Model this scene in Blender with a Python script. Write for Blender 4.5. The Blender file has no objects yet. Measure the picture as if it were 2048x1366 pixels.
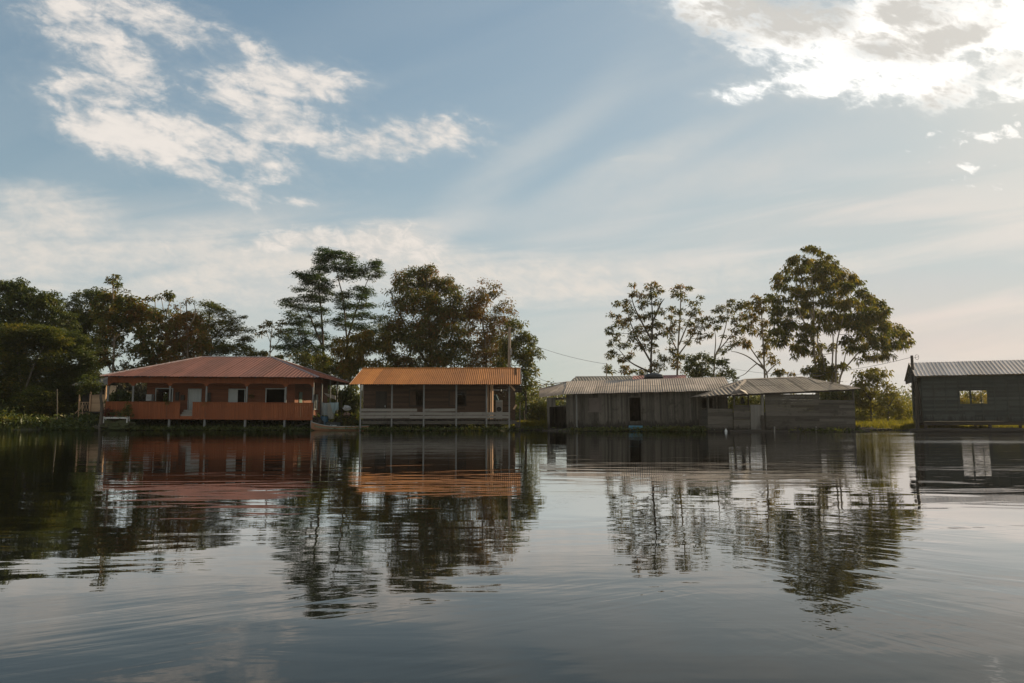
import bpy, math, random
import numpy as np
from mathutils import Vector, Matrix
R = math.radians
random.seed(11); rng = np.random.default_rng(11)
scene = bpy.context.scene; C = scene.collection
SKYG = 1.0; HAZE = .00016
FPX = 1593.0; CAMZ = 1.1; HOR = 831.7
TH = math.atan((HOR-683)/FPX); CT, ST = math.cos(TH), math.sin(TH)

def ray(px, py):
    x = (px-1024)/FPX; y = (683-py)/FPX
    return Vector((x, CT-y*ST, ST+y*CT))
def P(px, py, Y):
    d = ray(px, py); t = Y/d.y
    return Vector((d.x*t, Y, CAMZ+d.z*t))
def UV(px, py):
    d = ray(px, py); return d.x/d.y, d.z/d.y

# ------------------------------------------------------------------ object helpers
def tag(o, label=None, cat=None, group=None, kind=None):
    if label: o['label'] = label
    if cat: o['category'] = cat
    if group: o['group'] = group
    if kind: o['kind'] = kind
    return o
def thing(name, label, cat, loc=(0, 0, 0), yaw=0.0, group=None):
    o = bpy.data.objects.new(name, None); C.objects.link(o)
    o.empty_display_size = 0.3
    o.location = loc; o.rotation_euler = (0, 0, yaw)
    return tag(o, label, cat, group)

class MB:
    def __init__(s): s.v = []; s.f = []
    def add(s, vs, fs):
        n = len(s.v); s.v += [tuple(v) for v in vs]; s.f += [tuple(i+n for i in f) for f in fs]
    def box(s, x0, x1, y0, y1, z0, z1):
        s.add([(x0,y0,z0),(x1,y0,z0),(x1,y1,z0),(x0,y1,z0),(x0,y0,z1),(x1,y0,z1),(x1,y1,z1),(x0,y1,z1)],
              [(0,3,2,1),(4,5,6,7),(0,1,5,4),(1,2,6,5),(2,3,7,6),(3,0,4,7)])
    def beam(s, p, q, w, h, up=(0, 0, 1)):
        p, q = Vector(p), Vector(q); d = (q-p).normalized(); up = Vector(up)
        if abs(d.dot(up)) > .95: up = Vector((0, 1, 0))
        a = d.cross(up).normalized(); b = a.cross(d).normalized()
        vs = [c+a*sx*w/2+b*sy*h/2 for c in (p, q) for sx, sy in ((-1,-1),(1,-1),(1,1),(-1,1))]
        s.add(vs, [(0,1,2,3),(7,6,5,4),(0,4,5,1),(1,5,6,2),(2,6,7,3),(3,7,4,0)])
    def tube(s, pts, rad, n=6, cap=True):
        pts = [Vector(p) for p in pts]
        if not hasattr(rad, '__len__'): rad = [rad]*len(pts)
        base = len(s.v); a = None
        for i, p in enumerate(pts):
            d = (pts[min(i+1, len(pts)-1)]-pts[max(i-1, 0)]).normalized()
            if a is None:
                a = d.cross(Vector((0.3, 0.9, 0.2))).normalized()
            a = (a-d*a.dot(d)).normalized(); b = d.cross(a)
            for k in range(n):
                t = 2*math.pi*k/n
                s.v.append(tuple(p+(a*math.cos(t)+b*math.sin(t))*rad[i]))
        for i in range(len(pts)-1):
            for k in range(n):
                k2 = (k+1) % n
                s.f.append((base+i*n+k, base+i*n+k2, base+(i+1)*n+k2, base+(i+1)*n+k))
        if cap:
            s.f.append(tuple(base+k for k in reversed(range(n))))
            s.f.append(tuple(base+(len(pts)-1)*n+k for k in range(n)))
    def lathe(s, prof, n=20, c=(0, 0, 0)):
        base = len(s.v)
        for r, z in prof:
            for k in range(n):
                t = 2*math.pi*k/n
                s.v.append((c[0]+r*math.cos(t), c[1]+r*math.sin(t), c[2]+z))
        for i in range(len(prof)-1):
            for k in range(n):
                k2 = (k+1) % n
                s.f.append((base+i*n+k, base+i*n+k2, base+(i+1)*n+k2, base+(i+1)*n+k))
        s.f.append(tuple(base+k for k in reversed(range(n))))
        s.f.append(tuple(base+(len(prof)-1)*n+k for k in range(n)))
    def build(s, name, mat, parent=None, smooth=False):
        me = bpy.data.meshes.new(name); me.from_pydata(s.v, [], s.f); me.update()
        if smooth: me.polygons.foreach_set('use_smooth', [True]*len(me.polygons))
        me.materials.append(mat)
        o = bpy.data.objects.new(name, me); C.objects.link(o)
        if parent: o.parent = parent
        return o

def np_mesh(name, V, F, mat, parent=None):
    """V (n,3) array, F (m,k) array of equal-sized faces"""
    me = bpy.data.meshes.new(name); k = F.shape[1]
    me.vertices.add(len(V)); me.vertices.foreach_set('co', V.astype(np.float32).ravel())
    me.loops.add(F.size); me.loops.foreach_set('vertex_index', F.astype(np.int32).ravel())
    me.polygons.add(len(F))
    me.polygons.foreach_set('loop_start', np.arange(0, F.size, k, dtype=np.int32))
    me.update(calc_edges=True); me.validate()
    me.materials.append(mat)
    o = bpy.data.objects.new(name, me); C.objects.link(o)
    if parent: o.parent = parent
    return o

# ------------------------------------------------------------------ node helpers
class S:
    """socket wrapper with arithmetic that makes Math nodes"""
    nt = None
    def __init__(s, sock): s.k = sock
    @staticmethod
    def op(o, *a, clamp=False):
        n = S.nt.nodes.new('ShaderNodeMath'); n.operation = o; n.use_clamp = clamp
        for i, x in enumerate(a):
            if isinstance(x, S): S.nt.links.new(x.k, n.inputs[i])
            else: n.inputs[i].default_value = x
        return S(n.outputs[0])
    def __add__(a, b): return S.op('ADD', a, b)
    __radd__ = __add__
    def __sub__(a, b): return S.op('SUBTRACT', a, b)
    def __rsub__(a, b): return S.op('SUBTRACT', b, a)
    def __mul__(a, b): return S.op('MULTIPLY', a, b)
    __rmul__ = __mul__
    def __truediv__(a, b): return S.op('DIVIDE', a, b)
    def __rtruediv__(a, b): return S.op('DIVIDE', b, a)
    def __pow__(a, b): return S.op('POWER', a, b)
    def mx(a, b): return S.op('MAXIMUM', a, b)
    def mn(a, b): return S.op('MINIMUM', a, b)
    def clamp(a): return S.op('ADD', a, 0.0, clamp=True)
    def ss(a, lo, hi):
        n = S.nt.nodes.new('ShaderNodeMapRange'); n.interpolation_type = 'SMOOTHSTEP'
        S.nt.links.new(a.k, n.inputs['Value'])
        n.inputs['From Min'].default_value = lo; n.inputs['From Max'].default_value = hi
        return S(n.outputs[0])
def vec(x, y, z=0.0):
    n = S.nt.nodes.new('ShaderNodeCombineXYZ')
    for i, q in enumerate((x, y, z)):
        if isinstance(q, S): S.nt.links.new(q.k, n.inputs[i])
        else: n.inputs[i].default_value = q
    return S(n.outputs[0])
def noise(v, scale, detail=4, rough=.55, dist=0.0):
    n = S.nt.nodes.new('ShaderNodeTexNoise')
    if v is not None: S.nt.links.new(v.k, n.inputs['Vector'])
    n.inputs['Scale'].default_value = scale; n.inputs['Detail'].default_value = detail
    n.inputs['Roughness'].default_value = rough; n.inputs['Distortion'].default_value = dist
    return S(n.outputs[0])
def mixc(f, a, b, mode='MIX'):
    n = S.nt.nodes.new('ShaderNodeMix'); n.data_type = 'RGBA'; n.blend_type = mode
    for sock, q in ((n.inputs[0], f), (n.inputs[6], a), (n.inputs[7], b)):
        if isinstance(q, S): S.nt.links.new(q.k, sock)
        elif isinstance(q, (int, float)): sock.default_value = q
        else: sock.default_value = (*q, 1)
    return S(n.outputs[2])
def objco(scale=(1, 1, 1)):
    n = S.nt.nodes.new('ShaderNodeTexCoord'); m = S.nt.nodes.new('ShaderNodeMapping')
    S.nt.links.new(n.outputs['Object'], m.inputs[0]); m.inputs['Scale'].default_value = scale
    return S(m.outputs[0])
def rpi():
    return S(S.nt.nodes.new('ShaderNodeNewGeometry').outputs['Random Per Island'])
def bump(h, dist, strength=1.0):
    n = S.nt.nodes.new('ShaderNodeBump'); S.nt.links.new(h.k, n.inputs['Height'])
    n.inputs['Distance'].default_value = dist; n.inputs['Strength'].default_value = strength
    return n.outputs[0]
def newmat(name):
    m = bpy.data.materials.new(name); m.use_nodes = True
    S.nt = m.node_tree
    return m, m.node_tree.nodes['Principled BSDF']
def put(b, **kw):
    for k, q in kw.items():
        s = b.inputs[k.replace('_', ' ')]
        if isinstance(q, S): S.nt.links.new(q.k, s)
        elif isinstance(q, tuple): s.default_value = (*q, 1)
        else: s.default_value = q

def wood(name, c1, c2, grain='z', rough=.85, stain=.5, stainc=(.04, .035, .03), bmp=.006, tide=None):
    m, b = newmat(name)
    g = {'z': (22, 22, 1.4), 'x': (1.4, 22, 22), 'y': (22, 1.4, 22)}[grain]
    n1 = noise(objco(g), 1.0, 5, .6); n2 = noise(objco(), .9, 5, .65); n3 = noise(objco((3, 3, 3)), 1.7, 3)
    f = (rpi()*.75+(n1-.5)*1.3+.12).clamp()
    col = mixc(f, c1, c2)
    col = mixc((n2+(n3-.5)*.5).ss(.5, .78)*stain, col, stainc)
    if tide:   # water mark: dark, ragged band above the waterline
        q = S.nt.nodes.new('ShaderNodeSeparateXYZ'); S.nt.links.new(objco().k, q.inputs[0])
        rg = noise(objco((5, 5, .6)), 1.0, 4, .7)
        lvl = S(q.outputs[2])-(rg-.42)*tide*2.6-rpi()*tide*.35
        col = mixc((1.0-lvl.ss(tide*.25, tide*.75))*.88, col, stainc)
    put(b, Base_Color=col, Roughness=rough)
    S.nt.links.new(bump(n1, bmp), b.inputs['Normal'])
    return m
def roofing(name, c1, c2, stainc, stain=.5, rough=.5, metal=0.0, spec=.5):
    m, b = newmat(name)
    n1 = noise(objco((9, 1.0, 1.0)), 1.0, 5); n2 = noise(objco((1, .5, .5)), .9, 7, .68); n3 = noise(objco(), 5, 3); n4 = noise(objco((4.5, .35, .35)), 1.0, 5, .65)
    lo = tuple(x*.80 for x in c1); hi = tuple(min(1, x*1.12) for x in c2)
    col = mixc((rpi()*.9+(n1-.5)*1.1+.05).clamp(), lo, hi)
    col = mixc(n4.ss(.52, .72)*stain*.8, col, tuple(x*1.15 for x in stainc))
    col = mixc((n2+(n3-.5)*.35).ss(.47, .75)*stain, col, stainc)
    put(b, Base_Color=col, Roughness=(n2*.35+rough-.17).clamp(), Metallic=metal)
    b.inputs['Specular IOR Level'].default_value = spec
    return m
def plain(name, c, rough=.7, metal=0.0, var=.25, sc=4.0):
    m, b = newmat(name)
    n = noise(objco(), sc, 5, .6)
    put(b, Base_Color=mixc(n.ss(.3, .7), tuple(x*(1-var) for x in c), tuple(min(1, x*(1+var)) for x in c)),
        Roughness=rough, Metallic=metal)
    return m
def leafmat(name, cols, trans=.45, rough=.5):
    m, b = newmat(name); nt = S.nt
    r = nt.nodes.new('ShaderNodeValToRGB'); r.color_ramp.interpolation = 'LINEAR'
    while len(r.color_ramp.elements) < len(cols): r.color_ramp.elements.new(.5)
    for i, (p, c) in enumerate(cols):
        e = r.color_ramp.elements[i]; e.position = p; e.color = (*c, 1)
    nz = noise(objco(), .55, 3)
    nt.links.new((rpi()*.7+(nz-.5)*1.5+.15).clamp().k, r.inputs[0])
    col = S(r.outputs[0])
    put(b, Base_Color=col, Roughness=rough); b.inputs['Specular IOR Level'].default_value = .35
    t = nt.nodes.new('ShaderNodeBsdfTranslucent')
    nt.links.new(mixc(1.0, col, (1.5, 1.35, .55), 'MULTIPLY').k, t.inputs[0])
    mx = nt.nodes.new('ShaderNodeMixShader'); mx.inputs[0].default_value = trans
    nt.links.new(b.outputs[0], mx.inputs[1]); nt.links.new(t.outputs[0], mx.inputs[2])
    nt.links.new(mx.outputs[0], nt.nodes['Material Output'].inputs[0])
    return m

# ------------------------------------------------------------------ camera, sun, sky
cam = bpy.data.cameras.new('camera'); cam.sensor_width = 36; cam.lens = 36*FPX/2048
cam.clip_start = .1; cam.clip_end = 8000
co = bpy.data.objects.new('camera', cam); C.objects.link(co); co.location = (0, 0, CAMZ)
co.rotation_euler = (math.pi/2+TH, 0, 0); scene.camera = co
SAZ, SEL = R(54), R(27)
sdir = Vector((math.sin(SAZ)*math.cos(SEL), math.cos(SAZ)*math.cos(SEL), math.sin(SEL)))
sun = bpy.data.lights.new('sun', 'SUN'); sun.energy = 5.0; sun.angle = R(.6); sun.color = (1, .79, .52)
so = bpy.data.objects.new('sun', sun); C.objects.link(so)
so.rotation_euler = (-sdir).to_track_quat('-Z', 'Y').to_euler()
scene.view_settings.view_transform = 'Standard'; scene.view_settings.look = 'None'
scene.view_settings.exposure = 0.4; scene.view_settings.gamma = 1.0

w = bpy.data.worlds.new('World'); scene.world = w; w.use_nodes = True
nt = S.nt = w.node_tree
bg = nt.nodes['Background']; bg.inputs[1].default_value = .1
sky = nt.nodes.new('ShaderNodeTexSky'); sky.sky_type = 'NISHITA'; sky.sun_disc = False
sky.sun_elevation = SEL; sky.sun_rotation = SAZ; sky.air_density = 1.0; sky.dust_density = .9; sky.ozone_density = 1.2
tc = nt.nodes.new('ShaderNodeTexCoord'); sx = nt.nodes.new('ShaderNodeSeparateXYZ')
nt.links.new(tc.outputs['Generated'], sx.inputs[0])
dx, dy, dz = (S(sx.outputs[i]) for i in range(3))
yy = dy.mx(.12); u = dx/yy; v = dz/yy
def rot(a, su=1.0, sv=1.0):
    c, s_ = math.cos(R(a)), math.sin(R(a))
    return vec((u*c+v*s_)*su, (v*c-u*s_)*sv)
def ell(px, py, rx, ry, ang=0, warp=None):
    """1 at the middle of a cloud patch, 0 at its rim (ang: degrees, + rises to the right)"""
    cu, cv = UV(px, py); c, s_ = math.cos(R(ang)), math.sin(R(ang))
    a = u-cu; b = v-cv
    if warp is not None: a = a+warp*.5; b = b+warp
    p = (a*c+b*s_)*(FPX/rx); q = (b*c-a*s_)*(FPX/ry)
    return 1.0-S.op('SQRT', p*p+q*q)
def union(lst):
    r = None
    for e in lst:
        e = (ell(*e)*min(1.0, max(.45, e[3]/34))).mx(-1.5)
        r = e if r is None else r.mx(e)
    return r
SKY = dict(left=[(240,20,90,30,-20),(200,270,120,40,-25),(380,330,120,34,-28),(330,45,230,42,-24),(500,95,100,25,-30),(235,120,140,55,-40),(560,160,170,48,-8),(620,165,110,26,-6),(520,215,160,40,-15),
                 (190,180,110,45,-10),(260,270,210,50,-24),(430,285,200,48,-22),(560,265,170,36,-6),(800,280,175,44,4),(870,262,80,34,0),
                 (480,385,80,24,-22),(600,405,40,10,-5),(130,40,140,60,-30)],
           low=[(1100,560,520,60,2),(20,480,260,80,-4),(330,500,300,60,3),(700,540,330,50,4),(770,475,130,42,0),(560,480,150,28,8),(150,520,260,60,0),(480,560,320,60,0),(100,440,190,70,-12),(900,560,330,60,0),(600,470,60,14,0)],
           right=[(1470,25,170,60,-20),(1580,70,140,80,-10),(1700,110,180,75,-8),(1650,165,150,50,0),(1860,60,220,90,0),(1960,150,160,60,12),
                  (1480,190,70,30,0),(1800,160,170,50,6),(2120,60,220,130,0),(2080,165,120,34,18)],
           bits=[(1985,268,90,13,13),(1890,266,30,5,8),(1935,336,34,8,-6),(1965,338,22,8,-20),(1950,373,22,9,-30),(2004,367,17,7,10),(2030,250,40,10,14)])
nA = noise(rot(-16, 1, 2.1), 7.5, 10, .62, .25)
nA2 = noise(rot(-20, 1, 2.4), 16, 8, .6, .4)
nB = noise(rot(8, 1, 1.7), 6.0, 10, .6, .5)
nF = noise(rot(-14, 1, 1.7), 40, 7, .62, .5)
nC = noise(rot(22, .55, 2.6), 3.2, 7, .5, .6)
nD = noise(rot(3, .5, 3.4), 5.5, 8, .55, .7)
fL = union(SKY['left']).mn(.5)*1.1+(nA-.5)*2.4+(nA2-.5)*1.7+(nF-.5)*1.3
aL = fL.ss(-.10, .80)
aLow = (union(SKY['low']).mn(.6)*1.1+(nD-.5)*2.2+(nF-.5)*.35).ss(-.25, .85)
fR = union(SKY['right']).mn(.5)*1.0+(nB-.5)*2.4+(nA2-.5)*1.4+(nF-.5)*1.2
aR = fR.ss(-.12, .72)
aT = (union(SKY['bits']).mn(.5)*.9+(nA2-.5)*2.4+(nF-.5)*4.6).ss(.05, .90)*.8
# sunlit cloud rims against thicker grey cores
core = (union([(1530,25,150,62,-14),(1985,150,95,24,22),(1760,100,70,26,0),(1900,75,90,30,20),(1850,30,80,30,0)]).mn(.5)*.8+(nB-.5)*3.6+(nA2-.5)*2.4+(nF-.5)*1.4).ss(-.6, .6)
sd = nt.nodes.new('ShaderNodeVectorMath'); sd.operation = 'DOT_PRODUCT'
nt.links.new(tc.outputs['Generated'], sd.inputs[0]); sd.inputs[1].default_value = sdir
cs = S(sd.outputs['Value']).mx(0.0)
g1 = cs**6.0; g2 = cs**28.0
col = S(sky.outputs[0])
col = mixc(1.0, col, (SKYG, SKYG*.97, SKYG*.93), 'MULTIPLY')
# sky brightness compressed to hold down the glare round the sun
bw_ = nt.nodes.new('ShaderNodeRGBToBW'); nt.links.new(col.k, bw_.inputs[0])
sc_ = nt.nodes.new('ShaderNodeVectorMath'); sc_.operation = 'SCALE'
nt.links.new(col.k, sc_.inputs[0]); nt.links.new((1.32/(S(bw_.outputs[0])*.16+1.0)).k, sc_.inputs['Scale'])
col = mixc(1.0, S(sc_.outputs[0]), (.88, .98, .90), 'MULTIPLY')
# high thin veil, stronger low down and towards the sun
hz = (v.mx(0.0)*-3.9); hz = S.op('EXPONENT', hz)
veil = ((nC.ss(.34, .74)*.34+.05)*(g1*1.1+.30)+hz*.74+g1*.62+g2*.2).mn(.94)
cirrus = None
wrp = (noise(rot(20, 1, 1), 2.6, 5, .55, .4)-.5)*.16
for args, k_ in (((960,380,420,70,36),.30),((1200,200,300,80,48),.08),((1270,330,420,60,27),.40),((1330,390,480,80,24),.30),((1560,330,330,60,22),.20),((900,460,260,40,20),.22),((1490,492,90,26,22),.55),((1285,322,80,10,7),.8),((1640,450,420,60,14),.26),((1850,640,260,22,9),.25),((1950,575,240,20,9),.28),((1800,540,300,28,12),.22)):
    e = ell(*args, warp=wrp).mx(0.0); e = e.ss(0.0, .9)*k_*(nC*2.2+nF*.5+nD*.9-.85).clamp()*1.35
    cirrus = e if cirrus is None else cirrus+e
veil = (veil+cirrus.mn(.75)*1.15).mn(.94)
col = mixc(veil, col, mixc(g1.mn(1.0), (4.0, 4.4, 4.55), (5.6, 5.35, 4.95)))
strk = noise(rot(9, .45, 4.2), 4.2, 8, .55, .5)
sreg = (ell(1720, 560, 820, 270, 4).mx(0.0)*2.2).mn(1.0)
col = mixc(sreg*.62, col, mixc(strk.ss(.40, .62), (4.15, 4.5, 4.5), (6.1, 5.6, 5.15)))
sreg2 = (ell(500, 560, 900, 200, 0).mx(0.0)*2.2).mn(1.0)
col = mixc(sreg2*.40, col, mixc((strk*.5+nD*.5).ss(.42, .58), (3.7, 4.15, 4.35), (5.9, 5.5, 5.05)))
pink = (ell(1900, 690, 900, 160).mx(0.0)*.5)
col = mixc(pink, col, (6.2, 4.9, 4.25))
col = mixc(aLow*.78, col, mixc((nA*.6+nF*.4).ss(.38, .62), (4.7, 4.75, 4.6), (6.2, 5.65, 5.05)))
puff = (union([(775,482,105,44,0),(720,500,90,30,0),(600,478,130,26,6),(540,492,80,22,0),(850,505,60,24,0)]).mn(.5)*1.0+(nB-.5)*1.6+(nF-.5)*1.7).ss(.0, .75)
col = mixc(puff*.8, col, mixc((nF*.6+nA*.4).ss(.38, .62), (4.9, 4.75, 4.5), (6.5, 6.0, 5.5)))
col = mixc(fL.ss(-.7, .5)*.22, col, (4.6, 4.7, 4.6))
col = mixc(aL*.93, col, mixc((nA2*.5+nA*.5).ss(.36, .6), (4.7, 4.65, 4.55), (6.7, 6.2, 5.7)))
col = mixc(fR.ss(-.8, .5)*.30, col, (5.6, 5.5, 5.2))
col = mixc((aR*.97).clamp(), col, mixc(core, (12.0, 11.6, 11.0), (4.9, 4.75, 4.45)))
col = mixc(aT, col, (8.5, 8.2, 7.8))
# unseen broken cloud added behind the viewer to make the ambient light less blue
nE = noise(S(tc.outputs['Generated']), 2.2, 6, .6)
back = S.op('SUBTRACT', 1.0, dy.ss(-.25, .16))*nE.ss(.38, .58)*.85
col = mixc(back, col, (4.9, 4.5, 4.0))
glow = nt.nodes.new('ShaderNodeVectorMath'); glow.operation = 'SCALE'
glow.inputs[0].default_value = (1, .88, .7); nt.links.new((g2*2.4).k, glow.inputs['Scale'])
col = mixc(1.0, col, S(glow.outputs[0]), 'ADD')
nt.links.new(col.k, bg.inputs[0])
w.cycles.sampling_method = 'MANUAL'; w.cycles.sample_map_resolution = 512

# ------------------------------------------------------------------ water and land
m, b = newmat('river_water'); M_water = m
co_ = objco()
sxy = S.nt.nodes.new('ShaderNodeSeparateXYZ'); S.nt.links.new(co_.k, sxy.inputs[0])
X, Y = S(sxy.outputs[0]), S(sxy.outputs[1])
def along(deg, l, t):
    c, s_ = math.cos(R(deg)), math.sin(R(deg))
    return vec((X*c+Y*s_)*l, (Y*c-X*s_)*t)
patch = noise(along(8, .10, .22), 1.0, 3, .5, .6).ss(.42, .66)
patch2 = noise(along(-6, .045, .16), 1.0, 3, .5, .4).ss(.40, .64)
rightside = (X-Y*.30+3.0).ss(0.0, 14.0)
far = Y.ss(11.0, 24.0)
wob = noise(along(0, .55, .55), 1.0, 3, .5)
def env(x0, y0, rx, ry):
    a = (X-x0)/rx; d = (Y-y0)/ry
    return (1.0-(a*a+d*d)).ss(0.0, .9)
h = (noise(along(5, .30, .75), 1.0, 2, .5, .9)-.5)*.0095                        # slow heave
h = h+(noise(along(-2, .85, 3.1), 1.0, 3, .55, .3)-.5)*.0026*(patch*.9+.4)   # long low ripples
h = h+(noise(along(5, 2.6, 8.0), 1.0, 2, .5, .3)-.5)*.0011*(patch*.9+.1)*(rightside*.8+.3)
breeze = (patch2*.75+.25)*(rightside*.94+.06)*far
h = h+(noise(along(0, 1.1, 4.6), 1.0, 3, .6)-.5)*.014*breeze   # breeze further out
h = h+(noise(along(1, .22, 1.25), 1.0, 3, .6, .3)-.5)*.075*breeze
# diverging wake of a passing boat
h = h+(noise(along(33, .8, 8.5), 1.0, 2, .45, .35)-.5)*.0017*env(-.4, 4.4, 3.4, 1.9)*wob.ss(.36, .62)
h = h+(noise(along(-58, .8, 9.0), 1.0, 2, .45, .35)-.5)*.0018*env(2.2, 4.8, 1.6, 2.6)*wob.ss(.34, .6)
h = h+(noise(along(-42, .7, 6.0), 1.0, 2, .45, .4)-.5)*.0036*env(3.2, 7.2, 2.6, 3.0)*wob.ss(.34, .58)
h = h+(noise(along(20, .35, 2.4), 1.0, 2, .45, .4)-.5)*.0034*env(.4, 7.0, 5.5, 2.6)*wob.ss(.4, .64)
nt_ = S.nt; bn = bump(h, 1.0)
put(b, Base_Color=(.010, .0115, .010), Roughness=.25); b.inputs['Specular IOR Level'].default_value = 0
nt_.links.new(bn, b.inputs['Normal'])
fr = nt_.nodes.new('ShaderNodeFresnel'); fr.inputs['IOR'].default_value = 1.333; nt_.links.new(bn, fr.inputs['Normal'])
gl = nt_.nodes.new('ShaderNodeBsdfGlossy'); nt_.links.new((breeze*.12+.012).k, gl.inputs['Roughness']); nt_.links.new(bn, gl.inputs['Normal'])
mx = nt_.nodes.new('ShaderNodeMixShader'); nt_.links.new((S(fr.outputs[0])**1.65*3.3).mn(1.0).k, mx.inputs[0])
nt_.links.new(b.outputs[0], mx.inputs[1]); nt_.links.new(gl.outputs[0], mx.inputs[2]); nt_.links.new(mx.outputs[0], nt_.nodes['Material Output'].inputs[0])
mb = MB(); mb.add([(-3000,-300,0),(3000,-300,0),(3000,3000,0),(-3000,3000,0)], [(0,1,2,3)])
tag(mb.build('river', M_water), kind='structure')

def shore(x):
    s = 65.0+.7*np.sin(x*.35)+.4*np.sin(x*.9+1)
    bump_ = lambda c, w_, k: 1/(1+np.exp(-(x-c+w_)*k))/(1+np.exp((x-c-w_)*k))
    s = s-2.2*bump_(-23, 11, 1.2)-3.6*bump_(-5.5, 6.3, 1.5)-1.9*np.exp(-((x-2.2)/2.0)**2)
    s = s-4.6*bump_(27.0, 2.6, 2.0)-7.6*bump_(36, 6.6, 2.0)
    return s-1.6/(1+np.exp((x+34)/1.0))
def land_z(x, y):
    t = y-shore(x)
    z = np.clip(t*.16, -1.0, .22)+np.clip(t-3, 0, 60)*.010
    z = z+.06*np.sin(x*.8+y*.5)*np.clip(t, 0, 1)+.05*np.sin(x*2.1-y*1.3)*np.clip(t+.5, 0, 1)
    return z
m, b = newmat('bank_soil')
n1 = noise(objco(), .8, 6, .6); n2 = noise(objco(), 9, 4)
put(b, Base_Color=mixc((n1*.7+n2*.3).ss(.35, .65), (.035, .026, .017), (.06, .075, .025)), Roughness=.95)
S.nt.links.new(bump(n2, .05), b.inputs['Normal']); M_soil = m
xs = np.concatenate([np.linspace(-2500, -80, 20), np.linspace(-70, 70, 181), np.linspace(80, 2500, 20)])
ys = np.concatenate([np.linspace(56, 80, 61), np.linspace(82, 140, 24), np.geomspace(150, 2600, 16)])
gx, gy = np.meshgrid(xs, ys); gz = land_z(gx, gy)
V = np.stack([gx, gy, gz], -1).reshape(-1, 3)
nx, ny = len(xs), len(ys); ii = (np.arange(ny-1)[:, None]*nx+np.arange(nx-1)[None]).ravel()
tag(np_mesh('river_bank', V, np.stack([ii, ii+1, ii+nx+1, ii+nx], 1), M_soil), kind='structure')

# thin haze, added to lift the darkest shadows
mh = bpy.data.materials.new('thin_haze'); mh.use_nodes = True; nh = mh.node_tree; nh.nodes.clear()
oh = nh.nodes.new('ShaderNodeOutputMaterial'); vh = nh.nodes.new('ShaderNodeVolumePrincipled'); nh.links.new(vh.outputs[0], oh.inputs['Volume'])
vh.inputs['Color'].default_value = (.93, .92, .88, 1); vh.inputs['Density'].default_value = HAZE; vh.inputs['Anisotropy'].default_value = .45
if HAZE > 0:
    mb = MB(); mb.box(-3200, 3200, -320, 3200, -2.5, 24); tag(mb.build('haze', mh), kind='stuff')
# ------------------------------------------------------------------ vegetation
M_bark_d = wood('dark_bark', (.05, .042, .033), (.10, .085, .065), 'z', stain=.4)
M_bark_p = wood('pale_bark', (.20, .16, .115), (.33, .28, .22), 'z', stain=.5, stainc=(.10, .085, .065))
DG, G, OL, YE, BR, RU = (.036, .054, .015), (.072, .098, .024), (.14, .13, .028), (.24, .185, .036), (.17, .098, .027), (.24, .115, .036)
LM = dict(
    deep=leafmat('deep_green_leaf', [(0, DG), (.6, G), (1, OL)], .30),
    green=leafmat('green_leaf', [(0, DG), (.4, G), (.8, OL), (1, YE)], .42),
    feather=leafmat('feathery_leaf', [(0, (.030, .062, .026)), (.7, (.05, .092, .034)), (1, OL)], .32),
    olive=leafmat('olive_leaf', [(0, DG), (.35, G), (.6, OL), (.85, BR), (1, RU)], .38),
    rusty=leafmat('rusty_leaf', [(0, G), (.3, OL), (.6, BR), (1, RU)], .38),
    gold=leafmat('golden_leaf', [(0, G), (.4, OL), (.75, YE), (1, RU)], .45),
    dome=leafmat('sunlit_olive_leaf', [(0, DG), (.25, G), (.65, OL), (1, YE)], .55),
    lit=leafmat('yellow_green_leaf', [(0, G), (.4, OL), (1, (.17, .17, .03))], .5),
    dull=leafmat('grey_green_leaf', [(0, (.05, .055, .035)), (.5, (.10, .10, .07)), (1, (.16, .15, .11))], .3))

def unit(a): return a/np.linalg.norm(a, axis=1, keepdims=True).clip(1e-6)
def leaves(pos, dirs, L, W, droop=.15):
    """diamond leaves with a folded midrib: (n,3) bases, (n,3) directions"""
    n = len(pos); d = unit(dirs)
    up = rng.normal(0, .5, (n, 3)); up[:, 2] += 1.0
    s = unit(np.cross(d, up)); nn = np.cross(s, d)
    L = (L*rng.uniform(.65, 1.3, n))[:, None]; W = (W*rng.uniform(.7, 1.25, n))[:, None]
    tip = pos+d*L; tip[:, 2] -= droop*L[:, 0]
    mid = pos+d*L*.48
    a = mid+s*W*.5+nn*W*.12; c = mid-s*W*.5+nn*W*.12
    V = np.stack([pos, a, tip, c], 1).reshape(-1, 3)
    i = np.arange(n)[:, None]*4
    F = np.concatenate([i+np.array([[0, 1, 2]]), i+np.array([[0, 2, 3]])], 0)
    return V, F

STY = dict(  # spread radius, flatness, leaf length, width, leaves per cluster, px area per cluster
    bunch=dict(r=.42, fl=.75, L=.27, W=.115, n=24, a=54, droop=.35),
    droop=dict(r=.37, fl=.7, L=.30, W=.10, n=29, a=47, droop=.75),
    whorl=dict(r=.34, fl=.55, L=.31, W=.145, n=27, a=58, droop=.30),
    spray=dict(r=.60, fl=.40, L=.23, W=.095, n=48, a=58, droop=.15),
    fine=dict(r=.45, fl=.8, L=.22, W=.09, n=22, a=60, droop=.3))

def smooth_path(pts, k=4):
    pts = [Vector(p) for p in pts]; out = []
    if len(pts) < 3:
        return [pts[0].lerp(pts[-1], i/k) for i in range(k+1)]
    ext = [pts[0]*2-pts[1]]+pts+[pts[-1]*2-pts[-2]]
    for i in range(1, len(ext)-2):
        p0, p1, p2, p3 = ext[i-1:i+3]
        for j in range(k):
            t = j/k
            out.append(.5*((2*p1)+(p2-p0)*t+(2*p0-5*p1+4*p2-p3)*t*t+(3*p1-p0-3*p2+p3)*t**3))
    return out+[pts[-1]]

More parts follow.
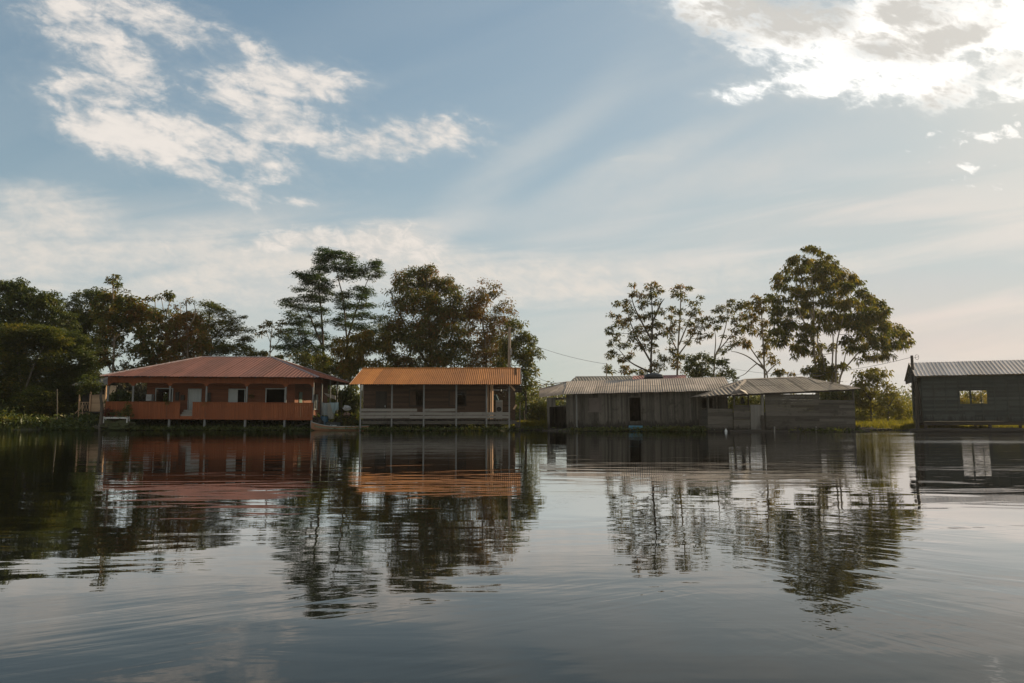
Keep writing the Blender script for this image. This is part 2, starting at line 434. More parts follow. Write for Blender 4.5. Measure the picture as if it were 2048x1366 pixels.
def tree(name, label, D, trunks, blobs, style, mat, dens=1.0, bark=None, cat='tree', group=None, sz=1.0, depth=.55, r0=.16, limbs=True, spread=1.0, bz=None):
    st = STY[style]; bark = bark or M_bark_d
    base = P(*trunks[0][0], D); gz_ = float(land_z(np.array(base.x), np.array(base.y)))
    base = Vector((base.x, base.y, max(gz_, -.4) if bz is None else bz))
    root = thing(name, label, cat, base, group=group)
    tm = MB(); nodes = []
    for ti, tr in enumerate(trunks):
        off = 0 if ti == 0 else random.uniform(-.6, .6)*depth*2
        pts = [P(x, y, D+off) for x, y in tr]
        if ti == 0 or pts[0].z < 1.5:
            pts[0] = pts[0].copy(); pts[0].z = min(pts[0].z, base.z-.2)
            if ti: pts.insert(0, Vector((base.x, base.y, base.z-.35)))
        for q in pts[1:]:
            q.y += random.uniform(-.3, .3)
        sp = smooth_path(pts, 5)
        rr = r0*(1 if ti == 0 else .72)*sz
        rad = [rr*(1-.72*i/(len(sp)-1)) for i in range(len(sp))]
        tm.tube([p-base for p in sp], rad, 7)
        nodes += [(p, rad[i]) for i, p in enumerate(sp) if i > 0]
    xs_ = [b[0] for b in blobs]; half = (max(xs_)-min(xs_))/2*D/FPX
    Vs, Fs, nv = [], [], 0
    for bl in blobs:
        bx, by, rx, ry = bl[:4]; bx += random.uniform(-.25, .25)*rx; by += random.uniform(-.45, .45)*ry; ry *= random.uniform(1.0, 1.45); k = bl[4] if len(bl) > 4 else 1.0
        dd = D+random.uniform(-1, 1)*half*depth
        c = P(bx, by, dd); mx_, mz = rx*dd/FPX, ry*dd/FPX; my = max((mx_+mz)*.5, .5)
        cand = [(p, r) for p, r in nodes if p.z < c.z+.2] or nodes[:1]
        p0, r_ = min(cand, key=lambda q: (q[0]-c).length+abs(q[0].z-c.z)*.2+max(0, q[0].z-c.z+.3)*2)
        if limbs:
            md = p0.lerp(c, .5)+Vector((random.uniform(-.25, .25), random.uniform(-.25, .25), -.12*(c-p0).length+random.uniform(-.1, .2)))
            sp = smooth_path([p0, md, c], 4)
            rb = min(r_*.75, .018+.010*(c-p0).length**.8)
            tm.tube([p-base for p in sp], [rb*(1-.6*i/(len(sp)-1)) for i in range(len(sp))], 5, cap=False)
            nodes += [(p, rb*.6) for p in sp[4:]]
        n = max(3, int(dens*k*math.pi*rx*ry/st['a']/spread))
        d = unit(rng.normal(size=(n, 3))); rad = rng.uniform(.15, 1, n)**.5
        cp = np.array(c)+d*rad[:, None]*np.array([mx_, my, mz])
        for q in cp[::2]:
            if limbs: tm.tube([c-base, (c.lerp(Vector(q), .55)+Vector((0, 0, -.06)))-base, Vector(q)-base], [.016, .012, .007], 3, cap=False)
        nl = max(4, int(st['n']*(.6 if k < .7 else 1)))
        o = unit(rng.normal(size=(n*nl, 3)))*(rng.uniform(.05, 1, n*nl)**.6)[:, None]
        o[:, 2] *= st['fl']; rs = st['r']*sz
        pos = np.repeat(cp, nl, 0)+o*rs*rng.uniform(.6, 1.3, n).repeat(nl)[:, None]
        dr = o*1.0+rng.normal(0, .35, o.shape)
        if style in ('spray',): dr[:, 2] *= .35
        V, F = leaves(pos-np.array(base), dr, st['L']*sz, st['W']*sz, st['droop'])
        Vs.append(V); Fs.append(F+nv); nv += len(V)
    tm.build('trunk', bark, root, True)
    np_mesh('crown', np.concatenate(Vs), np.concatenate(Fs), LM[mat], root)
    return root
# ------------------------------------------------------------------ the trees, left to right
tree('broadleaf_tree', 'tall dark broadleaf tree at the far left edge with round clumped crown', 80,
     [[(12,850),(14,720),(25,620)],[(14,720),(70,640)]],
     [(15,575,26,18),(40,592,30,20),(8,610,28,24),(66,600,26,18),(92,594,20,14),(85,620,32,20),(45,630,34,22),(10,645,26,20),(112,606,13,14),(122,620,10,12),(118,640,14,14),(135,650,16,18),(128,675,20,14),(60,660,36,18),(95,650,20,16)],
     'whorl', 'deep', 1.4, depth=.35)
tree('bushy_tree', 'dense dark green tree rising behind the reddish one, left of the orange house', 85,
     [[(162,850),(166,720),(175,640)]],
     [(150,612,22,16),(172,598,24,15),(192,588,22,13),(150,640,24,24),(182,630,36,26),(165,665,34,22),(200,650,30,22),(150,690,30,26),(185,700,34,30)],
     'bunch', 'deep', 1.6, depth=.35)
tree('reddish_tree', 'tall reddish leaved tree with one bare shoot poking far above its crown', 77,
     [[(220,795),(226,690),(224,600),(226,556)],[(224,690),(250,640),(262,605)],[(221,740),(205,690)]],
     [(224,556,11,7,.8),(216,561,7,5,.7),(234,566,8,7,.8),(228,577,10,7,.6),(205,595,16,10),(230,598,20,12),(222,618,34,16),(256,598,18,13),(272,612,24,14),(292,608,13,9),(303,605,8,7,.7),(250,628,34,16),(285,632,22,16),(230,650,34,20),(268,655,26,18,.8),(215,680,24,18,.7),(245,700,22,16,.5),(285,668,20,20,.8),(205,720,20,22,.8),(255,735,26,16,.8),(285,715,22,18,.8),(225,755,22,14,.8)],
     'whorl', 'olive', 1.25, depth=.5, bark=M_bark_p, r0=.13)
tree('thin_tree', 'thin tree with a sparse forked top above the left roof slope of the orange house', 82,
     [[(328,790),(331,700),(330,640),(322,602)],[(331,640),(338,612),(344,596)],[(330,650),(310,620),(312,590)]],
     [(325,592,6,5,.6),(334,589,7,4,.7),(346,592,6,7,.7),(338,600,6,5,.5),(325,632,26,12),(350,640,20,12),(308,640,16,14),(325,662,30,18),(310,690,26,20,.7),(340,700,28,22,.8),(318,725,24,22,.9),(300,745,22,20,.9),(280,760,26,14,.9),(345,735,24,14,.9)],
     'whorl', 'olive', 1.25, depth=.4, bark=M_bark_p, r0=.11)
tree('rusty_tree', 'rusty brown leaved tree with bare twigs on top, behind the middle of the red roof', 79,
     [[(378,790),(377,700),(375,640),(374,596)],[(376,660),(360,630),(358,605)],[(377,660),(392,630),(386,604)]],
     [(352,610,9,4,.6),(374,604,8,5,.5),(386,602,7,5,.6),(362,632,22,11),(385,628,18,10),(395,648,18,14),(360,655,28,16),(378,675,34,18),(348,680,22,16),(400,690,20,22),(360,705,34,18),(385,720,30,16)],
     'bunch', 'rusty', 1.4, depth=.4, bark=M_bark_p, r0=.12)
tree('layered_tree', 'green tree with flat layered branches reaching right, behind the red roof ridge', 83,
     [[(404,790),(406,700),(418,640),(422,620)],[(406,700),(440,660),(475,645)]],
     [(414,611,16,8),(425,618,18,9),(408,628,22,9),(440,630,22,8),(455,640,26,7),(478,634,16,4),(430,648,38,9),(468,655,26,7),(495,661,12,5),(500,672,10,4),(410,665,26,12),(450,668,34,9),(485,680,20,7),(425,685,34,11),(468,692,34,10),(440,705,45,11),(490,705,18,9),(400,705,22,14),(505,712,16,7)],
     'spray', 'green', 1.35, depth=.45, r0=.14)
tree('spreading_tree', 'low spreading green tree overhanging the water at the left edge', 69,
     [[(45,856),(42,760),(30,690)],[(44,800),(70,730),(90,690)]],
     [(15,658,34,16),(60,665,34,12),(95,662,30,10),(25,690,40,18),(75,690,34,14),(112,680,24,10),(15,730,34,26),(60,725,44,20),(100,715,30,16),(20,780,34,28),(70,765,44,26),(30,825,40,24),(85,810,40,26),(10,848,24,10)],
     'spray', 'green', 2.3, depth=.55, r0=.16)
tree('overhanging_tree', 'dark tree leaning out left of the small wooden hut, branches over the water', 71,
     [[(113,858),(118,770),(125,700)],[(116,800),(150,745),(172,725)]],
     [(125,672,34,9),(150,680,24,9),(105,700,24,12),(140,700,34,13),(165,715,20,11),(120,735,34,18),(155,745,34,14),(178,760,20,10),(110,770,26,18),(145,775,22,14),(125,800,26,18),(180,735,20,14),(120,830,22,12)],
     'spray', 'deep', 2.3, depth=.5, r0=.12)
tree('leaning_tree', 'dark slender tree in the water at the left corner of the orange house', 60.5,
     [[(199,858),(202,820),(203,795),(198,778),(186,768)]],
     [(184,772,12,7),(176,764,12,7),(190,778,11,6,.8),(168,776,14,7)],
     'spray', 'deep', 1.25, depth=.4, r0=.15)
tree('sapling_tree', 'slim sapling with a few leaf tufts between the red roof and the feathery tree', 86,
     [[(539,770),(540,712),(541,690),(530,660)],[(540,695),(543,660),(545,640)],[(541,705),(556,685),(568,664)]],
     [(531,652,9,5,.6),(545,648,13,7,.8),(560,645,12,6,.7),(520,668,8,6,.8),(543,665,10,6,.5),(563,660,11,8,.8),(571,650,8,6,.6),(515,712,26,9),(545,718,26,9),(560,712,16,8)],
     'whorl', 'olive', .9, depth=.3, bark=M_bark_p, r0=.09)
tree('feathery_tree', 'tallest of the left trees, twin trunks with airy feathery layers of leaves', 86,
     [[(650,790),(647,690),(641,610),(636,560)],[(702,790),(694,680),(686,600),(678,560),(668,520)],[(647,700),(622,640),(608,610)],[(694,680),(716,610),(735,560)],[(649,730),(625,690),(600,672)]],
     [(650,500,13,6),(664,506,18,6),(640,512,16,7),(678,515,26,9),(655,527,28,9),(690,530,24,9),(640,535,20,7),(665,540,22,8),(702,517,15,7),(710,535,14,7),(752,524,9,6),(738,533,18,7),(752,543,14,8),(725,545,18,9),(700,552,24,9),(745,556,14,7,.7),
      (620,548,22,7),(600,549,14,5),(636,556,24,9),(615,562,28,9),(650,570,22,9),(605,575,16,6),(640,582,26,8),(590,600,18,6),(572,605,11,5),(615,600,26,8),(645,600,18,8,.8),(685,590,20,6),(720,578,20,8),(688,600,18,7),(720,595,16,6),(735,590,12,7),(575,612,12,5),(598,617,28,7),(630,622,24,8),(690,615,20,7),(725,612,24,8),(745,612,14,6),(585,630,14,6),(612,636,26,8),(695,632,24,8),(730,632,24,8),(760,640,14,7),(590,648,18,8),(640,650,18,8,.8),(575,662,12,7),(605,662,24,9),(670,640,18,7,.8),(690,652,22,8),(720,655,26,8),(575,680,18,8),(605,683,22,9),(640,672,22,9),(745,662,20,9),(560,692,12,6),(585,702,24,9),(625,700,24,10),(660,690,18,8,.8),(600,722,18,12),(640,722,18,10)],
     'spray', 'feather', 1.8, depth=.42, r0=.17)
tree('golden_tree', 'small tree with golden brown leaves and sunlit trunk just left of the yellow roof', 79,
     [[(727,800),(727,740),(727,700)],[(703,800),(700,740),(690,690)]],
     [(682,682,16,10,.8),(690,700,22,12),(712,672,22,8),(728,678,24,12),(742,690,20,14),(722,700,26,14),(705,718,24,12),(690,728,20,14),(725,720,14,8,.7),(768,678,14,9),(772,692,10,9),(755,705,10,5,.5),(758,728,16,7),(775,734,12,5),(700,745,20,14),(745,735,10,6,.5)],
     'droop', 'gold', 1.05, depth=.4, bark=M_bark_p, r0=.15)
tree('green_tree', 'low dark green tree directly behind the right slope of the red roof', 80,
     [[(625,800),(625,750),(620,715)],[(655,800),(655,740),(650,715)]],
     [(595,712,14,12),(612,722,18,14),(632,715,20,12),(650,722,22,14),(668,735,18,16),(640,742,22,14),(615,748,18,12),(680,755,16,14),(655,762,20,14)],
     'bunch', 'green', 1.25, depth=.4)
tree('large_tree', 'big dense brown green tree rising behind the middle of the yellow roof', 82,
     [[(862,800),(860,700),(856,620),(852,545)],[(861,740),(820,670),(795,620),(783,590)],[(861,730),(905,670),(900,600)],[(840,800),(838,740),(815,710)],[(880,800),(885,740),(905,710)]],
     [(856,536,12,7,.8),(848,545,14,8),(866,543,9,7,.7),(835,552,20,10),(812,552,20,9),(800,560,14,8),(860,562,24,12),(885,566,18,9),(895,562,10,6),(832,572,34,14),(798,575,16,9,.7),(880,585,28,12),(905,578,14,9),(780,590,14,8,.5),(770,610,16,9,.4),(790,610,20,10,.6),(850,598,36,14),(815,600,26,13),(910,598,20,13),(830,622,40,14),(880,615,34,14),(800,630,20,10,.6),(775,640,20,10,.5),(800,648,28,11),(780,655,24,8),(845,645,40,16),(890,640,34,16),(910,625,24,14),(820,668,38,14),(870,668,40,15),(785,672,22,10),(910,660,30,16),(785,692,26,12),(830,695,36,15),(880,695,40,15),(915,690,30,18),(775,712,20,9),(810,718,32,13),(855,722,40,12),(905,720,36,13),(800,738,28,8),(850,742,45,8),(905,742,40,8)],
     'bunch', 'olive', 1.75, depth=.5, r0=.2)
tree('sparse_tree', 'open brownish tree with thin bare top, right of the big tree over the yellow roof', 84,
     [[(975,800),(972,700),(965,630),(985,590),(987,570)],[(972,700),(990,650),(988,610)],[(968,650),(945,610),(938,585)],[(985,600),(1008,580)]],
     [(972,562,14,5,.6),(985,572,12,5,.7),(1000,568,9,4,.5),(1004,580,8,5,.6),(945,580,12,5,.5),(960,585,18,7,.8),(983,585,16,7),(945,598,20,9),(970,600,18,8),(1015,603,14,6,.6),(1005,615,18,8,.7),(1022,620,12,7,.7),(995,625,14,7,.6),(1030,630,8,5,.5),(935,615,18,12),(958,622,26,12),(985,640,26,10),(945,640,28,14),(975,658,34,12),(1010,645,18,9),(940,665,26,14),(985,680,34,14),(950,692,34,16),(990,705,34,15),(945,718,34,14),(985,730,34,12),(940,740,28,8)],
     'bunch', 'rusty', 1.35, depth=.45, bark=M_bark_p, r0=.13)
tree('ragged_tree', 'green tree with ragged drooping side at the right end of the yellow roof', 75,
     [[(1050,862),(1052,800),(1045,730),(1030,670)],[(1050,770),(1062,720),(1068,695)]],
     [(1028,645,14,9),(1040,652,10,8),(1018,658,14,10),(1038,668,18,10),(1055,678,14,9),(1070,686,11,8),(1025,685,22,14),(1050,697,20,11),(1075,702,9,7),(1080,712,7,6,.8),(1030,710,22,14),(1058,714,18,11),(1010,700,18,16),(1012,730,20,12),(1045,732,20,12),(1062,738,10,8),(1072,746,8,6,.7),(1052,752,16,11),(1064,768,10,9),(1050,778,14,10),(1068,788,9,8,.8),(1052,800,13,11),(1070,812,9,8),(1050,822,11,9,.8)],
     'bunch', 'green', 1.12, depth=.4, r0=.13)
# right of the gap
tree('clumpy_tree', 'clumpy broadleaf tree behind the left part of the long grey roof', 88,
     [[(1301,790),(1302,720),(1304,640),(1301,575)],[(1302,725),(1283,690),(1262,650),(1252,615)],[(1303,680),(1272,620),(1262,590)],[(1302,745),(1262,725),(1238,700)],[(1303,650),(1320,610),(1328,598)]],
     [(1303,567,9,5,.8),(1315,577,13,7),(1297,575,6,4,.6),(1308,590,13,7),(1273,590,12,5),(1265,590,6,3,.7),(1290,595,9,6),(1264,573,3,3,.5),(1232,607,9,4),(1252,603,7,6),(1250,615,11,6),(1280,608,12,7),(1297,607,9,6),(1318,603,10,6,.8),(1228,627,11,5),(1236,640,11,5),(1262,625,9,5),(1280,632,18,8),(1305,630,12,7),(1322,622,8,6,.7),(1255,645,16,7),(1228,658,11,6),(1218,664,6,5),(1245,658,10,6),(1278,655,20,8),(1305,655,16,8),(1322,650,10,7),(1262,668,15,7),(1235,675,12,7),(1295,675,20,9),(1225,688,7,5),(1248,690,15,7),(1275,692,14,8),(1305,695,14,8),(1325,668,10,7),(1228,702,8,7),(1255,708,12,6),(1218,708,5,6),(1240,720,14,7),(1222,738,9,6),(1216,732,5,6),(1245,738,12,7),(1265,745,12,6,.8),(1290,742,16,9),(1315,735,15,9),(1330,720,12,9),(1305,755,22,6)],
     'whorl', 'olive', 1.0, depth=.4, r0=.16)
tree('pale_trunk_tree', 'pale trunked open tree behind the middle of the long grey roof', 90,
     [[(1352,790),(1356,720),(1360,650),(1361,600),(1360,575)],[(1358,690),(1378,640),(1392,610)],[(1356,705),(1340,670),(1342,640)],[(1357,710),(1385,670),(1402,640)]],
     [(1361,572,9,5),(1352,578,7,5),(1376,577,6,4),(1366,586,11,6),(1353,590,6,4,.7),(1370,596,7,4,.6),(1392,603,8,4,.5),(1402,594,4,3,.5),(1378,607,9,5,.6),(1342,619,10,6),(1338,632,9,5),(1362,625,15,7),(1395,622,8,7),(1385,632,12,6),(1410,634,8,5),(1352,642,13,7),(1378,645,14,7),(1400,648,10,6),(1340,652,10,6),(1335,668,9,6,.8),(1360,660,14,6,.7),(1385,664,15,7),(1405,662,10,7),(1418,670,8,6,.8),(1345,680,12,6,.6),(1378,682,13,6,.7),(1402,680,10,7),(1340,702,10,8),(1360,712,14,9),(1350,730,14,9),(1375,745,16,7)],
     'whorl', 'olive', .95, depth=.4, bark=M_bark_p, r0=.13)
tree('forked_tree', 'forked tree with leaning bare limbs behind the right end of the long grey roof', 91,
     [[(1424,790),(1428,725),(1440,690),(1452,650),(1458,615)],[(1428,722),(1432,680),(1428,650)],[(1434,705),(1460,672),(1478,640)]],
     [(1464,604,8,4),(1455,609,9,5),(1440,615,6,5),(1432,621,7,4),(1482,607,10,5),(1494,605,5,4),(1475,618,13,7),(1458,625,11,6),(1440,630,8,6,.8),(1485,632,9,6),(1470,642,14,7),(1450,642,7,5,.7),(1430,645,8,6),(1420,655,8,5),(1436,658,10,7),(1482,652,9,6),(1465,660,10,6,.8),(1488,662,6,5,.6),(1475,678,12,6),(1455,672,8,4,.6),(1478,690,9,5),(1460,692,8,4),(1445,700,6,4,.7)],
     'whorl', 'olive', 1.05, depth=.35, bark=M_bark_p, r0=.11)
tree('shrubby_tree', 'low leafy shrub tree just above the right half of the long grey roof', 84,
     [[(1405,800),(1405,760),(1402,735)],[(1440,800),(1440,760),(1445,740)]],
     [(1385,718,14,8),(1402,714,12,6),(1412,725,14,8),(1385,735,18,9),(1410,742,18,9),(1435,732,14,8),(1448,722,8,6),(1455,740,12,6),(1440,750,18,6),(1465,748,6,5),(1400,754,24,5),(1470,758,5,4,.6),(1426,752,10,5)],
     'whorl', 'deep', 1.2, depth=.4)
tree('slim_tree', 'slim tree with bare crooked side branches behind the left end of the shed roof', 86,
     [[(1532,800),(1528,730),(1525,670),(1521,620),(1516,595)],[(1536,800),(1532,745),(1517,728),(1504,735),(1490,748),(1474,755)],[(1528,735),(1505,700),(1492,682),(1478,676)],[(1530,740),(1498,715),(1475,705),(1462,703)],[(1526,700),(1540,672),(1548,650)],[(1530,750),(1545,735),(1562,722)]],
     [(1508,597,8,4),(1517,603,9,5),(1500,606,6,4),(1530,602,7,5,.8),(1508,615,9,5),(1520,622,8,5),(1497,620,7,4),(1532,618,8,6,.7),(1502,632,8,5),(1515,640,8,5,.7),(1498,648,8,5),(1490,655,6,4,.7),(1530,645,9,6),(1525,665,8,6),(1505,662,8,5,.8),(1536,672,9,7),(1530,690,7,6),(1492,686,7,5),(1500,692,6,4,.7),(1528,708,6,6),(1540,712,8,5,.8),(1545,722,6,5,.7)],
     'droop', 'gold', 1.05, depth=.35, bark=M_bark_p, r0=.12)
tree('broad_dome_tree', 'tallest tree on the right, broad dome of drooping leaves on many slender trunks', 81,
     [[(1634,800),(1632,740),(1629,690),(1627,620),(1622,550)],[(1652,800),(1645,720),(1636,680),(1640,620)],[(1664,800),(1666,730),(1664,670),(1655,600)],[(1672,800),(1673,730),(1676,680),(1690,620),(1700,570)],[(1674,800),(1682,750),(1704,722),(1728,690),(1750,660)],[(1668,800),(1685,740),(1695,700)],[(1630,690),(1605,640),(1590,600)],[(1629,650),(1612,590),(1600,550)]],
     [(1618,499,12,5),(1632,502,12,5),(1640,510,10,6),(1658,515,9,5),(1594,520,18,6),(1580,528,10,6),(1612,522,16,8),(1632,524,16,8),(1655,528,16,8),(1672,532,10,6),(1572,538,12,6),(1595,540,20,7),(1625,543,22,9),(1655,546,20,10),(1682,545,14,8),(1556,552,9,6),(1580,556,18,6,.7),(1608,562,16,7,.7),(1640,564,24,10),(1670,562,18,10),(1698,555,14,8),(1710,552,8,6),(1718,565,10,6),(1548,568,12,7),(1570,575,16,6,.7),(1596,582,18,8,.7),(1625,586,18,9,.8),(1655,585,26,11),(1690,580,22,10),(1720,583,14,8),(1735,588,9,7),(1540,590,10,6),(1535,600,8,6,.8),(1565,598,18,8,.8),(1600,605,16,8,.7),(1630,608,18,8,.7),(1660,608,26,10),(1695,605,26,11),(1728,605,18,10),(1748,605,14,8),(1762,612,12,8),(1772,615,8,7),
      (1560,622,18,9),(1590,628,20,9),(1620,632,20,9,.8),(1650,632,24,9),(1685,632,22,10),(1718,630,20,10),(1745,630,22,11),(1772,635,12,11),(1550,642,15,8),(1578,648,22,10),(1610,655,20,9),(1640,652,18,8,.7),(1670,655,20,8,.7),(1705,655,22,9),(1735,652,18,9),(1762,655,18,10),(1780,652,8,9),(1545,660,16,8),(1572,668,16,8),(1600,672,14,7,.8),(1625,672,14,6,.6),(1700,678,20,9),(1728,672,18,9),(1752,678,20,9),(1776,672,12,9),(1800,668,12,7),(1812,672,9,8),(1818,686,7,8),(1800,688,12,8),(1780,690,14,7),(1755,695,20,7),(1725,697,20,8),(1700,700,14,7,.8),(1585,695,12,6),(1605,700,16,7),(1625,706,12,7),(1770,708,14,6),(1745,714,14,7),(1715,718,8,5,.6),(1590,710,8,4,.6),(1640,720,14,8),(1618,742,12,8),(1640,745,20,12),(1662,752,16,12),(1630,758,14,8),(1790,655,14,9),(1740,640,22,10),(1690,640,24,11),(1600,590,20,9),(1560,680,20,9),(1655,690,20,9,.7),(1610,690,18,8,.7),(1680,730,18,8,.7)],
     'droop', 'dome', 1.12, depth=.5, r0=.15, bark=M_bark_p)
tree('stump_tree', 'short cut trunk with a tuft of leaves above the middle of the shed roof', 80,
     [[(1559,800),(1559,760),(1561,745)]], [(1560,742,5,4,.7),(1556,747,4,4,.7),(1575,748,14,3,.3)], 'droop', 'gold', .9, bark=M_bark_p, r0=.16, cat='tree')
tree('leafy_shrub', 'tall leafy shrub just right of the shed, in the sunny gap', 72,
     [[(1742,846),(1742,790),(1748,750)],[(1742,800),(1722,770)]],
     [(1755,738,14,6),(1740,748,14,8),(1762,750,10,6),(1725,755,12,8),(1712,770,10,9),(1735,768,18,9),(1755,762,12,6,.7),(1722,785,16,11),(1742,788,16,10,.8),(1722,808,12,14),(1738,815,14,13,.8),(1726,832,14,10),(1705,790,8,14)],
     'droop', 'lit', .72, depth=.5, cat='shrub', r0=.09)
tree('young_tree', 'young yellow green tree with dark stem in the sunny gap beside the right house', 71,
     [[(1776,846),(1776,810),(1774,780)],[(1776,815),(1790,795)]],
     [(1768,768,9,6),(1780,770,8,6),(1774,780,13,7),(1787,785,9,7),(1762,790,12,7),(1780,797,14,8),(1797,800,9,7),(1765,808,14,9),(1790,815,13,8),(1755,820,12,11),(1778,825,14,7,.7),(1805,815,9,8),(1800,832,11,7)],
     'bunch', 'lit', 1.05, depth=.5, cat='tree', r0=.09)
tree('low_bush', 'low sunlit bush on the grassy bank left of the right house', 74,
     [[(1812,850),(1812,835),(1814,826)]], [(1806,822,9,7),(1818,815,9,8),(1822,828,9,8),(1810,836,10,6),(1796,838,10,6)], 'bunch', 'lit', 1.1, cat='shrub', r0=.05)
tree('yellow_bush', 'bright yellow green bush in the gap left of the long grey house', 76,
     [[(1078,850),(1078,838),(1076,828)]], [(1070,822,10,8),(1082,818,10,9),(1076,832,14,8),(1090,830,9,10),(1062,834,9,7),(1088,808,8,8,.8)], 'bunch', 'lit', 1.2, cat='shrub', r0=.05)
tree('backlit_bush', 'backlit yellow bush seen through the open left bay of the shed', 72,
     [[(1478,850),(1478,825),(1480,805)],[(1540,850),(1538,825),(1535,808)]], [(1468,800,11,8),(1484,797,11,9),(1500,800,11,8),(1478,814,16,8),(1515,802,11,7,.8),(1530,810,14,7),(1545,800,9,8,.7),(1505,816,16,7),(1462,812,9,9)], 'bunch', 'lit', 1.2, cat='shrub', r0=.06)
tree('hanging_bush', 'green bush behind the open right bay of the shed', 71,
     [[(1665,850),(1665,815),(1668,790)]], [(1650,790,13,8),(1668,786,13,8),(1685,792,13,9),(1700,785,9,9),(1660,802,15,7),(1692,805,14,8),(1640,800,9,7,.8)], 'droop', 'green', 1.1, cat='shrub', r0=.07)
tree('window_bush', 'green bush seen through the window hole of the dark right house', 74,
     [[(1945,850),(1945,820),(1947,795)]], [(1925,800,13,8),(1945,790,13,7),(1965,792,13,7),(1935,812,18,9),(1962,810,16,10),(1915,815,11,9),(1985,803,11,10),(1950,826,26,8)], 'bunch', 'gold', 1.2, cat='shrub', r0=.08)
tree('veranda_plant', 'big leafy plant standing behind the left bay of the orange veranda', 66,
     [[(250,850),(250,820),(247,795)]], [(238,792,11,9),(252,790,12,9),(262,797,12,8),(226,800,9,9),(244,805,14,7)], 'droop', 'deep', 1.3, cat='shrub', r0=.05)
tree('thatch_bush', 'grey dry palm fronds heaped behind the left bays of the orange veranda', 72,
     [[(270,850),(270,820),(268,790)]], [(232,775,11,8),(250,772,14,8),(270,775,14,9),(288,780,11,10),(225,790,9,9),(262,790,16,9),(283,798,12,9),(240,800,12,8),(298,790,8,12)], 'droop', 'dull', 1.15, cat='shrub', r0=.08)
tree('palm_shrub', 'dark spiky plants filling the gap between the orange and yellow roofed houses', 70,
     [[(700,850),(700,815),(702,790)],[(690,850),(688,810),(684,785)],[(711,850),(711,815),(712,795)]],
     [(688,788,7,9),(702,785,9,9),(713,795,7,11),(695,802,9,9),(708,812,9,10),(690,818,7,9),(700,830,11,9),(713,828,6,11),(703,772,7,5,.6)], 'droop', 'deep', 1.1, cat='shrub', r0=.05)
tree('weedy_bush', 'brown weedy bush behind the stern of the moored canoe', 64,
     [[(690,858),(690,840),(692,828)]], [(685,836,9,7),(698,838,10,8),(708,842,8,7),(692,846,12,5),(678,842,6,5,.7)], 'fine', 'olive', 1.2, cat='shrub', r0=.04)

# shaded undergrowth
def undergrowth(name, label, boxes, mat):
    Vs, Fs, nv = [], [], 0
    for x0, x1, y0, y1, n, h0, h1 in boxes:
        cx, cy = rng.uniform(x0, x1, n), rng.uniform(y0, y1, n); k = 16
        hh = h0+(h1-h0)*(.5+.5*np.sin(cx*.9+cy*.35)*np.sin(cx*.37-1))
        c = np.stack([cx, cy, land_z(cx, cy)+hh*rng.uniform(.05, 1, n)], 1)
        pos = np.repeat(c, k, 0)+rng.normal(0, .28, (n*k, 3)); V, F = leaves(pos, rng.normal(size=(n*k, 3)), .42, .18, .4)
        Vs.append(V); Fs.append(F+nv); nv += len(V)
    tag(np_mesh(name, np.concatenate(Vs), np.concatenate(Fs), LM[mat]), label, 'undergrowth', kind='stuff')
undergrowth('undergrowth', 'dark tangled undergrowth behind the stilt houses and along the left bank',
            [(-56, -40.8, 67, 90, 2000, .8, 5.5), (-41, -33, 76, 90, 700, .8, 5), (-33, -13, 78, 92, 2200, .6, 4.2), (-13, 1, 74, 90, 1300, .6, 3.6), (-52, -40.5, 63.2, 67, 800, .3, 1.9), (-41, -33.6, 63.2, 66.5, 260, .15, .7), (-32, -9, 66, 76, 700, .2, .9)], 'deep')
undergrowth('clearing_bushes', 'low green bushes across the clearing behind the long grey house',
            [(3, 26, 82, 105, 1500, .5, 2.4), (26, 52, 84, 105, 1000, .4, 1.8), (2, 7, 78, 90, 200, .6, 2.4)], 'green')
# far wood beyond the clearings
def far_wood():
    n = 2600; a = rng.uniform(-.86, .86, n); D = rng.uniform(215, 300, n)
    cx = np.tan(a)*D; hh = 5.0+2.2*np.sin(cx*.11)+1.6*np.sin(cx*.043+2)+rng.uniform(-1, 1.5, n)
    top = hh*rng.uniform(.15, 1.0, n)**.6; k = 26
    c = np.stack([cx, D, land_z(cx, D)*0+.6+top], 1)
    pos = np.repeat(c, k, 0)+rng.normal(0, 1, (n*k, 3))*np.array([1.9, 1.9, .9])
    pos[:, 2] = np.maximum(pos[:, 2], .3)
    V, F = leaves(pos, rng.normal(size=(n*k, 3)), 1.1, .6)
    tag(np_mesh('distant_wood', V, F, LM['green']), 'low far wood across the clearing behind the houses', 'wood', kind='stuff')
far_wood()

